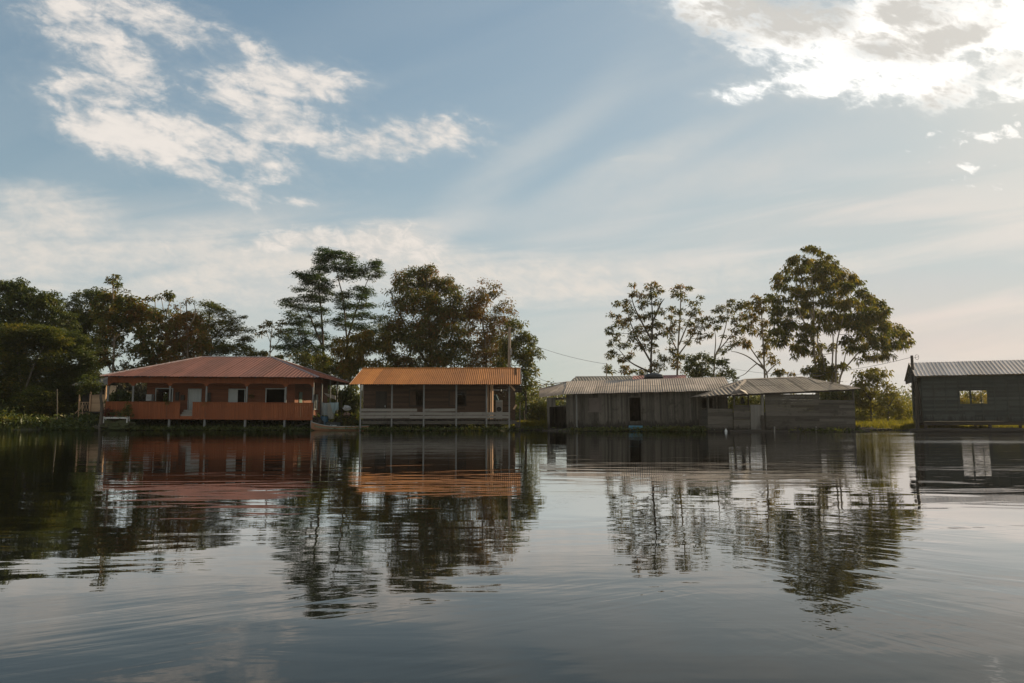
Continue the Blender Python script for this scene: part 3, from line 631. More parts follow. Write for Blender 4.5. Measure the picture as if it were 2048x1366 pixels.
# grass and bank weeds
def grass(name, label, boxes, mat):
    Vs, Fs, nv = [], [], 0
    for x0, x1, y0, y1, n, hgt in boxes:
        nt_ = n//9; tx, ty = rng.uniform(x0, x1, nt_), y0+(y1-y0)*rng.uniform(0, 1, nt_)**1.5
        x = np.repeat(tx, 9)+rng.normal(0, .10, nt_*9); y = np.repeat(ty, 9)+rng.normal(0, .10, nt_*9)
        keep = (y-shore(x)) > rng.uniform(-.2, .5, len(x)); x, y = x[keep], y[keep]; m_ = len(x)
        z = land_z(x, y); hh = hgt*rng.uniform(.45, 1.15, m_)*(.75+.35*np.sin(x*1.7)*np.sin(y*1.1+x*.6))
        a = rng.uniform(0, 6.283, m_); wv = np.stack([np.cos(a), np.sin(a), a*0], 1)*.028
        bs = np.stack([x, y, z-.03], 1); lean = np.stack([rng.normal(0, .22, m_), rng.normal(0, .22, m_), np.ones(m_)], 1)*hh[:, None]
        mid = bs+lean*np.array([.4, .4, .6])
        V = np.stack([bs-wv, bs+wv, mid+wv*.7, bs+lean, mid-wv*.7], 1).reshape(-1, 3)
        Vs.append(V); Fs.append(np.arange(m_*5).reshape(-1, 5)+nv); nv += m_*5
    tag(np_mesh(name, np.concatenate(Vs), np.concatenate(Fs), LM[mat]), label, 'grass', kind='stuff')
grass('bank_grass', 'sunny yellow green grass on the open bank between the houses',
      [(.2, 4.6, 62.5, 74, 9000, .5), (.5, 6, 74, 110, 9000, .5), (24, 34, 59.5, 74, 19000, .5), (26, 48, 74, 110, 16000, .5), (28.5, 44, 57, 68, 14000, .32)], 'lit')
grass('shore_weeds', 'dark weeds and grass along the shaded shore under and beside the houses',
      [(-42, -28, 62.5, 70, 6000, .45), (-32, -12, 64, 80, 13000, .4), (-12, 1, 62.5, 76, 7000, .4), (-13.5, -10, 63.5, 70, 3500, .7), (4, 26, 64.4, 80, 9000, .5)], 'deep')
# ------------------------------------------------------------------ building helpers
class Frame:
    def __init__(s, root, roll=0.0):
        e = root.rotation_euler; e.y = roll
        s.root = root; s.M = Matrix.LocRotScale(root.location, e, None); s.I = s.M.inverted()
        s.c = s.I@Vector((0, 0, CAMZ)); s.R3 = s.I.to_3x3()
    def at(s, px, py, y=0.0):
        d = s.R3@ray(px, py); t = (y-s.c.y)/d.y; return s.c+d*t
    def x(s, px, y=0.0, py=810): return s.at(px, py, y).x
    def z(s, px, py, y=0.0): return s.at(px, py, y).z
    def rect(s, x0, x1, y0, y1, y=0.0):
        """pixel box -> (x0, x1, z0, z1) on the plane at local depth y"""
        m = (x0+x1)/2
        return s.x(x0, y, (y0+y1)/2), s.x(x1, y, (y0+y1)/2), s.z(m, y1, y), s.z(m, y0, y)
    def loc(s, wp): return s.I@Vector(wp)

def cut(a0, a1, holes):
    segs = [(a0, a1)]
    for h0, h1 in holes:
        out = []
        for s0, s1 in segs:
            if h1 <= s0 or h0 >= s1: out.append((s0, s1)); continue
            if h0 > s0: out.append((s0, h0))
            if h1 < s1: out.append((h1, s1))
        segs = out
    return [q for q in segs if q[1]-q[0] > .01]
def boards_v(mb, x0, x1, z0, z1, y, th=.03, bw=.16, holes=(), rag=0.0, gap=.003, top=None):
    xs_ = sorted({x0, x1, *[min(max(h[i], x0), x1) for h in holes for i in (0, 1)]})
    for a, b in zip(xs_[:-1], xs_[1:]):
        if b-a < .005: continue
        n = max(1, round((b-a)/bw)); wv = (b-a)/n
        for k in range(n):
            p, q = a+k*wv, a+(k+1)*wv; m_ = (p+q)/2
            hs = [(h[2], h[3]) for h in holes if h[0] <= m_ <= h[1]]
            zt = top(m_) if top else z1
            for s0, s1 in cut(z0, zt, hs):
                j = random.uniform(0, .012)
                mb.box(p+gap/2, q-gap/2, y+j, y+j+th, s0-(random.uniform(0, rag) if s0 == z0 else 0), s1)
def boards_h(mb, x0, x1, z0, z1, y, th=.03, bw=.16, holes=(), gap=.003, lmax=4.0, miss=0.0):
    zs = sorted({z0, z1, *[min(max(h[i], z0), z1) for h in holes for i in (2, 3)]})
    for a, b in zip(zs[:-1], zs[1:]):
        if b-a < .005: continue
        n = max(1, round((b-a)/bw)); wv = (b-a)/n
        for k in range(n):
            p, q = a+k*wv, a+(k+1)*wv; m_ = (p+q)/2
            hs = [(h[0], h[1]) for h in holes if h[2] <= m_ <= h[3]]
            for s0, s1 in cut(x0, x1, hs):
                t = s0
                while t < s1-.01:
                    e = min(s1, t+random.uniform(.55, 1)*lmax)
                    if s1-e < .4: e = s1
                    j = random.uniform(0, .012)
                    if random.random() >= miss:
                        mb.box(t+.002, e-.002, y+j, y+j+th, p+gap/2+random.uniform(0, gap*.5), q-gap/2)
                    t = e
def side(mb, x, fn, *a, **k):
    """build boards with fn in (u, depth, z), then stand them in the plane x = const running along y"""
    t = MB(); fn(t, *a, **k)
    mb.add([(x-d if d > 0 else x-d, u_, z) for u_, d, z in t.v], t.f)
def frame4(mb, r, y, w_=.07, th=.05, bottom=True):
    x0, x1, z0, z1 = r
    mb.box(x0-w_, x0, y-th, y, z0-(w_ if bottom else 0), z1+w_); mb.box(x1, x1+w_, y-th, y, z0-(w_ if bottom else 0), z1+w_)
    mb.box(x0, x1, y-th, y-.002, z1, z1+w_)
    if bottom: mb.box(x0, x1, y-th-.02, y-.002, z0-w_, z0)

def wave(t, kind):
    t %= 1.0
    if kind == 'sine': return .5+.5*math.cos(2*math.pi*t)
    if t < .12: return 1-t/.12*.0
    if t < .2: return 1-(t-.12)/.08
    if t < .92: return 0
    return (t-.92)/.08
def samples(L, pitch, kind):
    st = (0, .125, .25, .375, .5, .625, .75, .875) if kind == 'sine' and pitch > .2 else (0, .25, .5, .75) if kind == 'sine' else (0, .12, .2, .55, .92)
    out = []; k = 0
    while True:
        for q in st:
            u_ = (k+q)*pitch
            if u_ >= L: return out+[L]
            out.append(u_)
        k += 1
def roof_slope(mb, poly, pitch=.18, amp=.02, kind='sine', sheet=.9, rows=1, lift=.012):
    """corrugated sheets over a convex planar polygon; poly[0]->poly[1] is the eave"""
    p = [Vector(q) for q in poly]; u_ = (p[1]-p[0]).normalized()
    n = u_.cross(p[2]-p[0])
    if n.z < 0: n = -n
    n.normalize(); v_ = n.cross(u_)
    if v_.dot(p[2]-p[0]) < 0: v_ = -v_
    q2 = [((q-p[0]).dot(u_), (q-p[0]).dot(v_)) for q in p]
    u0 = min(q[0] for q in q2); L = max(q[0] for q in q2)-u0
    def vr(uu):
        vs = []
        for i in range(len(q2)):
            a, b = q2[i], q2[(i+1) % len(q2)]
            if abs(a[0]-b[0]) < 1e-7:
                if abs(uu-a[0]) < 1e-5: vs += [a[1], b[1]]
                continue
            t = (uu-a[0])/(b[0]-a[0])
            if -1e-6 <= t <= 1+1e-6: vs.append(a[1]+(b[1]-a[1])*t)
        return (min(vs), max(vs)) if vs else (0, 0)
    vm = max(q[1] for q in q2)
    cuts = [vm*i/rows for i in range(rows+1)]
    us = samples(L, pitch, kind); ns = max(1, round(L/sheet)); sw = L/ns
    for r in range(rows):
        for k in range(ns):
            ks = [k*sw]+[q for q in us if k*sw < q < (k+1)*sw]+[(k+1)*sw]
            hl = lift*(k % 2)+lift*.9*(r) + random.uniform(0, lift*.4); tilt = random.uniform(-lift, lift)*.3
            ex = random.uniform(-.03, .035) if r == 0 else -.06
            vsx = []
            for q in ks:
                uu = min(max(u0+q, u0+1e-5), u0+L-1e-5); a, b = vr(uu)
                a2, b2 = max(a, cuts[r]), min(b, cuts[r+1])
                if b2 < a2: b2 = a2
                a3 = a2+(ex if (r == 0 or a2 > a+.01) else 0)
                hh = amp*wave(q/pitch, kind)+hl
                vsx.append(p[0]+u_*(u0+q)+v_*a3+n*(hh+tilt)); vsx.append(p[0]+u_*(u0+q)+v_*b2+n*hh)
            m_ = len(ks)
            fs = [(2*i, 2*i+2, 2*i+3, 2*i+1) for i in range(m_-1) if (vsx[2*i]-vsx[2*i+1]).length+(vsx[2*i+2]-vsx[2*i+3]).length > .05]
            mb.add(vsx, fs)
def ridge(mb, a, b, w_=.16, rise=.05):
    a, b = Vector(a), Vector(b); d = (b-a).normalized(); s_ = d.cross(Vector((0, 0, 1))).normalized()
    up = Vector((0, 0, 1))
    prof = [(-w_, -rise*.9), (-w_*.5, 0), (0, rise), (w_*.5, 0), (w_, -rise*.9)]
    vs = [c+s_*x+up*(z+.035) for c in (a, b) for x, z in prof]
    mb.add(vs, [(i, i+1, i+6, i+5) for i in range(4)])

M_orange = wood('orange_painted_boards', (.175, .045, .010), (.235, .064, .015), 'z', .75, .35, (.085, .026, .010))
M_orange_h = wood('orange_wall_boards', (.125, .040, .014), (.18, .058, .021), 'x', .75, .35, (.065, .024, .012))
M_greyw_v = wood('weathered_grey_boards', (.024, .021, .017), (.128, .116, .094), 'z', stain=.8, stainc=(.016, .014, .010), tide=.55)
M_greyw_h = wood('weathered_grey_planks', (.030, .026, .021), (.115, .105, .088), 'x', stain=.8, stainc=(.016, .014, .010), tide=.3)
M_rail = wood('pale_weathered_rail', (0.160, 0.152, 0.132), (0.264, 0.248, 0.220), 'x', stain=.6, stainc=(0.080, 0.072, 0.060))
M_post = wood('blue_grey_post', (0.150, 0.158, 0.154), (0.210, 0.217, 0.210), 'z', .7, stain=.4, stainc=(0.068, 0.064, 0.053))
M_brown = wood('brown_wall_boards', (.052, .032, .021), (.108, .066, .042), 'x', stain=.5, stainc=(.025, .018, .012))
M_tan = wood('tan_boards', (.30, .20, .12), (.45, .31, .19), 'x', stain=.4, stainc=(.14, .09, .05))
M_tanv = wood('pale_tan_wood', (.42, .26, .15), (.55, .36, .22), 'z', stain=.3, stainc=(.2, .12, .07))  # pale tan tone for braces, hut posts and veranda end boards
M_darkw = wood('dark_wet_wood', (0.021, 0.018, 0.015), (0.045, 0.038, 0.031), 'x', stain=.3)
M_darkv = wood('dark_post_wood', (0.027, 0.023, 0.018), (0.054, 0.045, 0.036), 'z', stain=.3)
M_green = wood('dark_green_siding', (.011, .016, .0145), (.052, .062, .056), 'x', .75, stain=.7, stainc=(.010, .012, .010), tide=.9)
M_trim = plain('pale_blue_grey_paint', (0.304, 0.336, 0.328), .6, 0, .12)
M_door = wood('pale_door_boards', (0.336, 0.360, 0.352), (0.400, 0.424, 0.416), 'z', .6, .2, (0.208, 0.216, 0.208))
M_white = plain('white_paint', (.62, .64, .63), .55, 0, .08)
M_black = plain('black_plastic', (.012, .012, .013), .5)
M_redroof = roofing('red_brown_roof_sheets', (.098, .031, .020), (.132, .046, .030), (.058, .024, .017), .7, .6, 0.0, .3)
M_yelroof = roofing('ochre_roof_sheets', (.235, .088, .013), (.29, .115, .019), (.13, .050, .014), .6, .6, 0.0, .22)
M_greyroof = roofing('weathered_roof_sheets', (0.202, 0.164, 0.130), (0.294, 0.244, 0.197), (0.092, 0.069, 0.052), .5, .6)
M_shedroof = roofing('old_grey_roof_sheets', (0.092, 0.078, 0.063), (0.165, 0.140, 0.112), (0.030, 0.024, 0.018), .9, .65)
M_zinc = roofing('bright_zinc_sheets', (0.378, 0.347, 0.333), (0.468, 0.432, 0.414), (0.270, 0.216, 0.189), .35, .42, .55)
M_tile = roofing('grey_corrugated_tiles', (0.104, 0.100, 0.088), (0.152, 0.144, 0.128), (0.056, 0.052, 0.044), .6, .75)
# moss and grime along the drip edge of the long grey roof
def moss_edge(mat, z0, z1):
    nt_ = S.nt = mat.node_tree; b_ = nt_.nodes['Principled BSDF']
    src = S(b_.inputs['Base Color'].links[0].from_socket)
    n_ = nt_.nodes.new('ShaderNodeSeparateXYZ'); nt_.links.new(objco().k, n_.inputs[0])
    q = S(n_.outputs[2])+(noise(objco((3.2, 1, 1)), 1.3, 5, .65)-.5)*.55
    f = S.op('SUBTRACT', 1.0, q.ss(z0, z1))*.85
    nt_.links.new(mixc(f, src, (.055, .044, .036)).k, b_.inputs['Base Color'])

# ------------------------------------------------------------------ orange house on stilts
rt = thing('orange_house', 'orange stilt house with red hip roof and long boarded veranda', 'house', (P(209, 840, 62).x, 62, 0))
f = Frame(rt, R(.38))
zt, zb = f.z(209, 804), f.z(209, 837.6); zf = f.z(209, 832)
xr = f.x(626)
E0, E1 = f.at(199, 752, -.7), f.at(639, 755.2, -.7); ez = (E0.z+E1.z)/2
yb = 15.0; ry = 6.9
R0, R1 = f.at(404, 714.3, ry), f.at(546, 714.6, ry); rz = (R0.z+R1.z)/2
e0, e1, e2, e3 = Vector((E0.x, -.7, ez)), Vector((E1.x, -.7, ez)), Vector((E1.x, yb, ez)), Vector((E0.x, yb, ez))
r0, r1 = Vector((R0.x, ry, rz)), Vector((R1.x, ry, rz))
mb = MB(); kw = dict(pitch=.30, amp=.028, kind='trap', sheet=.9, lift=.010)
roof_slope(mb, [e0, e1, r1, r0], **kw); roof_slope(mb, [e1, e2, r1], **kw); roof_slope(mb, [e2, e3, r0, r1], **kw); roof_slope(mb, [e3, e0, r0], **kw)
roof = mb.build('roof', M_redroof, rt)
mb = MB()
for a, b_ in ((r0, r1), (r1, e1), (r1, e2), (r0, e0), (r0, e3)): ridge(mb, a, b_, .13, .045)
mb.build('ridge_cap', plain('faded_ridge_metal', (.22, .17, .16), .5), roof)
mb = MB()   # rafters and ceiling under the sheets
for k in range(15):
    xx = e0.x+.3+(e1.x-e0.x-.6)*k/14; mb.beam((xx, -.66, ez-.07), (min(max(xx, r0.x), r1.x), ry, rz-.07), .06, .10)
mb.build('rafters', M_darkw, rt)
mb = MB(); zfa, zfb = f.z(400, 758.5), f.z(400, 766.2)
boards_v(mb, .06, xr, zfb, ez-.03, .02, .025, .17)
side(mb, xr, boards_v, 0, 3.2, zfb+.15, ez-.03, .02, .025, .17)
mb.build('fascia', M_orange, rt)
posts = [214, 264, 338, 411, 492, 570, 625]
px_ = [f.x(q) for q in posts]
for q in px_:
    mb = MB(); mb.box(q-.055, q+.055, .05, .16, zf, zfb+.1); mb.build('post', M_post, rt)
    mb = MB(); s_ = 12
    pr = [(-.44, 0), (-.30, -.03), (-.17, -.10), (-.09, -.24), (.09, -.24), (.17, -.10), (.30, -.03), (.44, 0)]
    pr = [(max(a, .08-q), c) if a < 0 else (min(a, xr-q), c) for a, c in pr]
    vs = [(q+a, d, zfb+.001+c) for d in (.01, .05) for a, c in pr]; n = len(pr)
    mb.add(vs, [tuple(range(n)), tuple(range(2*n-1, n-1, -1))]+[(i, i+n, (i+1) % n+n, (i+1) % n) for i in range(n)])
    mb.build('bracket', M_orange, rt)
for yy_ in (3.1, 6.1, 8.8, 12.0):
    mb = MB(); mb.box(xr-.13, xr-.03, yy_-.05, yy_+.05, -.4, ez+.1); mb.build('post', M_post, rt)
xg0, xg1 = f.x(360), f.x(385)
for a, b_ in ((0, xg0), (xg1, xr)):
    mb = MB(); boards_v(mb, a, b_, zb, zt, 0, .025, .135, gap=.012); mb.box(a, b_, -.03, .06, zt+.001, zt+.05)
    mb.box(a, b_, .03, .07, zt-.2, zt-.1)
    mb.build('railing_panel', M_orange, rt)
mb = MB(); boards_v(mb, xg0+.01, xg1-.01, zb, f.z(372, 832), 0.004, .025, .135); mb.build('skirt_board', M_orange, rt)
mb = MB(); side(mb, 0, boards_v, 0.04, 14, zb, zt, -.03, .025, .15); mb.build('side_railing', M_orange, rt)
mb = MB()
for k in range(3): mb.box(xg0+.03, xg1-.03, .10+.26*k, .38+.26*k, zf, zf+.17*(k+1)+.01*k)
mb.build('steps', M_rail, rt)
mb = MB(); mb.box(.03, xr-.03, .10, 14.2, zf-.14, zf); mb.build('floor', M_darkw, rt)
xl, xw = f.x(292, 2), f.x(589, 2); wt = ez+.55
H = [f.rect(312, 343.5, 778, 833, 2), f.rect(377, 401, 779, 832.4, 2), f.rect(459, 489, 779.5, 806, 2), f.rect(533, 569, 778.5, 809, 2)]
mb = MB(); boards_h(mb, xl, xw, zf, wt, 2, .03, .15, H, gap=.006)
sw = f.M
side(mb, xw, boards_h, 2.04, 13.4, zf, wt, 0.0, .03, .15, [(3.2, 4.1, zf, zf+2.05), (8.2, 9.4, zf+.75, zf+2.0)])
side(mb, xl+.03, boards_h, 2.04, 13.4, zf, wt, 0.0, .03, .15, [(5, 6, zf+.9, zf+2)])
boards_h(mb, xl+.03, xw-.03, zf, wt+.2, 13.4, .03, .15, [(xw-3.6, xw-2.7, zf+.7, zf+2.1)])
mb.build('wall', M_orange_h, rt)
mb = MB(); mb.box(xl+.04, xw-.04, 6.0, 6.05, zf, wt); mb.box(f.x(505, 4), f.x(505, 4)+.05, 2.05, 5.99, zf, wt)
mb.build('inner_wall', M_darkw, rt)
for i, r in enumerate(H):
    x0, x1, z0, z1 = r
    if i == 1:
        mb = MB(); boards_v(mb, x0+.01, x1-.01, zf+.01, z1-.01, 2.0, .03, .16, gap=.010); d_ = mb.build('door', M_door, rt)
        mb = MB(); frame4(mb, r, 2.0, .06, .04, False); mb.build('frame', M_trim, d_)
        mb = MB(); mb.tube([(x1-.12, 1.94, zf+1.0), (x1-.12, 1.99, zf+1.0)], .03, 8); mb.build('handle', M_black, d_)
    else:
        mb = MB(); frame4(mb, r, 2.0, .08, .045, i == 2); w_ = mb.build('doorway' if i == 0 else 'window', M_trim, rt)
        if i == 2:
            mb = MB(); boards_v(mb, x0, x0+(x1-x0)*.55, z0, z1, 1.965, .03, .3); mb.build('shutter', M_door, w_)
mb = MB(); side(mb, xw+.06, boards_v, 3.2, 4.1, zf, zf+2.05, 0, .03, .2); mb.build('door', plain('dull_green_door', (.10, .16, .13), .6), rt)
mb = MB()
for a in (8.2, 9.35): side(mb, xw+.075, MB.box, a, a+.07, 0, .04, zf+.7, zf+2.05)
side(mb, xw+.08, MB.box, 8.1, 9.5, 0, .06, zf+.66, zf+.72)
w_ = mb.build('window', M_trim, rt)
mb = MB(); side(mb, xw+.05, boards_v, 8.8, 9.35, zf+.75, zf+2.0, 0, .03, .2); mb.build('shutter', M_door, w_)
mb = MB(); p_ = f.at(648, 785.5, 9.0); q_ = f.at(672, 793, 9.0)
mb.add([(p_.x, 8.8, p_.z), (q_.x, 8.8, q_.z+.06), (q_.x, 8.8, q_.z-.28), (p_.x+.4, 8.8, p_.z-.36), (p_.x, 8.85, p_.z), (q_.x, 8.85, q_.z+.06), (q_.x, 8.85, q_.z-.28), (p_.x+.4, 8.85, p_.z-.36)],
       [(0, 3, 2, 1), (4, 5, 6, 7), (0, 1, 5, 4), (1, 2, 6, 5), (2, 3, 7, 6), (3, 0, 4, 7)])
mb.build('side_board', M_white, rt)
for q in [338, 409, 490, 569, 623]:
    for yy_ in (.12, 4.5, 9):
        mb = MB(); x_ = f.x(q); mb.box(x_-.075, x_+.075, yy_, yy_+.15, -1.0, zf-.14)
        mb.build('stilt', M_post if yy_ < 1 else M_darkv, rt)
for p_, q_ in (((575, 857), (618, 845)), ((505, 851), (560, 857))): mb = MB(); mb.beam(f.at(*p_, .6), f.at(*q_, .6), .06, .13); mb.build('brace', M_darkw, rt)

# ------------------------------------------------------------------ yellow-roofed house
rt = thing('wooden_house', 'brown wooden stilt house with ochre corrugated roof and open plank railing', 'house', (P(720, 840, 60).x, 60, 0))
f = Frame(rt)
A, B_ = f.at(697, 769.3, -.9), f.at(1040.5, 768.6, -.9); Rd = f.at(727, 737.3, 4.3), f.at(1043.5, 737.3, 4.3)
ez = (A.z+B_.z)/2; rz = (Rd[0].z+Rd[1].z)/2; xa, xb = (A.x+Rd[0].x)/2, (B_.x+Rd[1].x)/2
mb = MB(); kw = dict(pitch=.15, amp=.035, sheet=.85, lift=.008)
roof_slope(mb, [(xa, -.9, ez), (xb, -.9, ez), (xb, 4.3, rz), (xa, 4.3, rz)], **kw)
roof_slope(mb, [(xb, 9.5, ez), (xa, 9.5, ez), (xa, 4.3, rz), (xb, 4.3, rz)], **kw)
roof = mb.build('roof', M_yelroof, rt)
mb = MB(); ridge(mb, (xa, 4.3, rz+.01), (xb, 4.3, rz+.01), .16, .04); mb.build('ridge_cap', M_yelroof, roof)
M_barge = plain('pale_metal_trim', (.30, .23, .19), .5)
for p_, q_ in (((xb-.01, -.92, ez-.03), (xb-.01, 4.3, rz-.03)), ((xb-.01, 4.32, rz-.03), (xb-.01, 9.5, ez-.03)), ((xa+.01, -.92, ez-.03), (xa+.01, 4.3, rz-.03))):
    mb = MB(); mb.beam(p_, q_, .03, .14); mb.build('barge_board', M_barge, roof)
mb = MB()
for k in range(14):
    xx = xa+.15+(xb-xa-.3)*k/13; mb.beam((xx, -.85, ez-.06), (xx, 4.3, rz-.06), .05, .09)
mb.box(xa+.6, xb-.5, -.02, .05, ez+.02, ez+.16); mb.build('rafters', M_darkw, rt)
zd = f.z(860, 838.5)
for q in (721, 783.5, 847.5, 912.5, 973, 1018.5):
    x_ = f.x(q); mb = MB(); mb.box(x_-.055, x_+.055, .0, .11, -1.0, ez+.1); mb.build('post', M_post, rt)
rows = [(817.3, 823.0), (824.6, 830.2), (831.2, 836.8)]
for i, (a, b_) in enumerate(rows):
    segs = [(721, 834), (846, 913)] if i == 0 else [(719.5, 1019.5)]
    for s0, s1 in segs:
        n = max(1, round((s1-s0)/110)); z0, z1 = f.z(860, b_), f.z(860, a)
        for k in range(n):
            u0_, u1_ = f.x(s0+(s1-s0)*k/n), f.x(s0+(s1-s0)*(k+1)/n)
            mb = MB(); dz0, dz1 = random.uniform(-.02, .02), random.uniform(-.02, .02)
            yj = -.04-.006*(k % 2)
            vs = [(u0_, yj, z0+dz0), (u1_+.01, yj, z0+dz1), (u1_+.01, yj+.035, z0+dz1), (u0_, yj+.035, z0+dz0), (u0_, yj, z1+dz0), (u1_+.01, yj, z1+dz1), (u1_+.01, yj+.035, z1+dz1), (u0_, yj+.035, z1+dz0)]
            mb.add(vs, [(0, 3, 2, 1), (4, 5, 6, 7), (0, 1, 5, 4), (1, 2, 6, 5), (2, 3, 7, 6), (3, 0, 4, 7)])
            mb.build('rail_board', M_rail, rt)
mb = MB(); x0, x1 = f.x(723), f.x(1024); boards_h(mb, x0, x1, f.z(860, 848.5), f.z(860, 841.3), .12, .06, .3, lmax=5)
for k in range(46):
    xx = x0+.1+(x1-x0-.2)*k/45; mb.box(xx-.03, xx+.03, .2, 7, zd-.14, zd-.04)
mb.build('floor_beam', M_greyw_h, rt)
mb = MB(); mb.box(x0, x1, .03, 7.5, zd-.04, zd); mb.build('floor', M_darkw, rt)
W = 1.9; xl, xw = f.x(727, W), f.x(983, W)
H = [f.rect(751, 773.5, 782.5, 837, W), f.rect(819.5, 846.5, 782.5, 811, W), f.rect(899, 931, 782.5, 811, W)]
mb = MB(); boards_h(mb, xl, xw, zd, ez+.8, W, .03, .17, H, gap=.006)
side(mb, xw, boards_h, W+.035, 5.2, zd, ez+.8, 0, .03, .17)
side(mb, xl+.03, boards_h, W+.035, 7.4, zd, ez+.6, 0, .03, .17)
boards_h(mb, xw+.01, f.x(1030, 5.2), zd, ez+1.3, 5.2, .03, .17, gap=.006); boards_h(mb, xl, xw, zd, ez+.5, 7.4, .03, .17)
mb.build('wall', M_brown, rt)
mb = MB(); boards_v(mb, f.x(1023, 2.6), f.x(1030.5, 2.6), zd-.3, ez+.75, 2.6, .03, .16)
mb.build('end_wall', M_brown, rt); mb = MB(); side(mb, f.x(1030.5, 2.6), boards_v, 5.24, 7.4, zd-.3, ez+.8, 0, .03, .16); mb.build('rear_wall', M_brown, rt)
mb = MB(); side(mb, xb-.35, boards_v, 2.0, 6.6, ez+.75, rz, 0, .03, .16, top=lambda q: ez+.1+(rz-ez)*(1-abs(q-4.3)/5.2)); mb.build('gable', M_darkv, rt)
mb = MB(); boards_h(mb, f.x(1029, 8), f.x(1044, 8), f.z(1040, 784.5, 8), f.z(1040, 771, 8), 8.0, .03, .2); mb.build('rear_fascia', M_darkv, rt)
for r, kind in zip(H, ('door', 'window', 'window')):
    x0, x1, z0, z1 = r
    if kind == 'door':
        mb = MB(); boards_v(mb, x0+.01, x1-.01, zd, z1, W+.01, .03, .17); d_ = mb.build('door', M_darkv, rt)
        mb = MB(); frame4(mb, r, W, .05, .035, False); mb.build('frame', M_brown, d_)
        mb = MB(); mb.tube([(x1-.12, W-.05, zd+.95), (x1-.12, W+.02, zd+.95)], .03, 8); mb.tube([(x1-.12, W-.05, zd+.9), (x1-.12, W-.05, zd+1.08)], .018, 6)
        mb.build('handle', M_white, d_)
    else:
        mb = MB(); frame4(mb, r, W, .06, .04); w_ = mb.build('window', M_darkv, rt)
        mb = MB(); boards_v(mb, x0+.02, x0+(x1-x0)*.45, z0+.02, z1, W-.04, .03, .15); mb.build('shutter', M_brown, w_)
for nm, a, b_ in (('wall_end_board', 976, 978.5), ('shutter_board', 981, 986.5)):  # boards for the sunlit wall end, turned so that the sun strikes them
    mb = MB(); xa_, xb_ = f.x(a, 1.2), f.x(b_, 1.7); d_ = (xb_-xa_)*2.6; n_ = Vector((.02, -.008, 0)); q = [Vector((xa_, 1.2, zd)), Vector((xb_, 1.2+d_, zd)), Vector((xb_, 1.2+d_, ez+.2)), Vector((xa_, 1.2, ez+.2))]
    mb.add(q+[v-n_*2 for v in q], [(0, 1, 2, 3), (7, 6, 5, 4), (0, 4, 5, 1), (1, 5, 6, 2), (2, 6, 7, 3), (3, 7, 4, 0)]); mb.build(nm, M_tanv, rt)
for p_, q_ in (((1019, 769), (1030, 781)), ((1027, 818.5), (1033, 809.5))): mb = MB(); mb.beam(f.at(*p_, -.1), f.at(*q_, -.1), .09, .12); mb.build('brace', M_tanv, rt)
mb = MB(); mb.box(f.x(1018.5), f.x(1033), .15, 1.2, f.z(1025, 848), f.z(1025, 841)); mb.box(f.x(1030), f.x(1040), .6, 2, f.z(1035, 858), f.z(1035, 844))
mb.tube([f.at(1039.5, 860, .6), f.at(1040, 805, .6)], .05, 6); mb.build('side_platform', M_greyw_h, rt)
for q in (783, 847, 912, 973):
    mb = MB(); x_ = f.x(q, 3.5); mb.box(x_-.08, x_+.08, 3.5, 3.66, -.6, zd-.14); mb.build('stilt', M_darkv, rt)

# ------------------------------------------------------------------ long grey house
rt = thing('plank_house', 'long low grey plank house with rusty corrugated roof, floating on logs', 'house', (P(1094, 860, 60).x, 60, 0), yaw=R(-9.5))
f = Frame(rt, R(-1.05))
A, B_ = f.at(1127, 789, -.6), f.at(1466, 781, -.6); T0, T1 = f.at(1122, 764.6, 4.4), f.at(1450, 755.2, 4.4)
ez, rz = (A.z+B_.z)/2, (T0.z+T1.z)/2
mb = MB(); kw = dict(pitch=.17, amp=.032, sheet=.8, rows=2, lift=.012)
a_, b_, c_, d_ = Vector((A.x, -.6, A.z)), Vector((B_.x, -.6, B_.z)), Vector((T1.x, 4.4, T1.z)), Vector((A.x-.2, 4.4, T0.z))
roof_slope(mb, [a_, b_, c_, d_], **kw)
roof_slope(mb, [Vector((b_.x, 9.0, ez)), Vector((a_.x, 9.0, ez)), d_, c_], **kw)
wa, wd = f.at(1079, 795.5, .6), f.at(1077, 772.5, 4.6)
roof_slope(mb, [wa, a_+Vector((.02, 0, -.01)), d_+Vector((.02, 0, -.01)), wd], pitch=.17, amp=.03, sheet=.6, rows=1)
moss_edge(M_greyroof, ez+.0, ez+.42)
roof = mb.build('roof', M_greyroof, rt)
mb = MB(); ridge(mb, d_, c_, .18, .03); ridge(mb, wd, d_, .18, .03); mb.build('ridge_cap', M_greyroof, roof)
zb = -.02; xm, xe = f.x(1133, .1), f.x(1456, 0)
door = f.rect(1259, 1281.5, 795, 842, 0)
mb = MB(); tp = lambda q: A.z+(B_.z-A.z)*(q-A.x)/(B_.x-A.x)+.02
wn = [f.rect(1403, 1412, 796, 816.5, 0), f.rect(1415.5, 1425, 796, 816.5, 0)]
boards_v(mb, xm, xe, zb+.04, 0, 0, .03, .125, [door]+wn, rag=.06, top=tp)
side(mb, xe, boards_v, .04, 8, zb, ez, 0, .03, .17); side(mb, xm+.03, boards_v, .04, 8, zb, ez, 0, .03, .2)
dx_ = door[0]
boards_v(mb, xm, xe, zb, ez+.1, 8, .03, .2, [(dx_+.72, dx_+1.05, .3, 2.0)])
mb.build('wall', M_greyw_v, rt)
mb = MB(); mb.box(xm+.05, dx_+.05, 3.95, 4.0, zb, 2.6); mb.box(dx_+.62, xe-.1, 3.95, 4.0, zb, 2.6); mb.build('inner_wall', M_darkv, rt)
hw = [f.rect(1111, 1132.4, 799.5, 811, .1), f.rect(1099, 1132.4, 813.5, 856, .1)]
mb = MB(); xq = f.x(1094, .1)
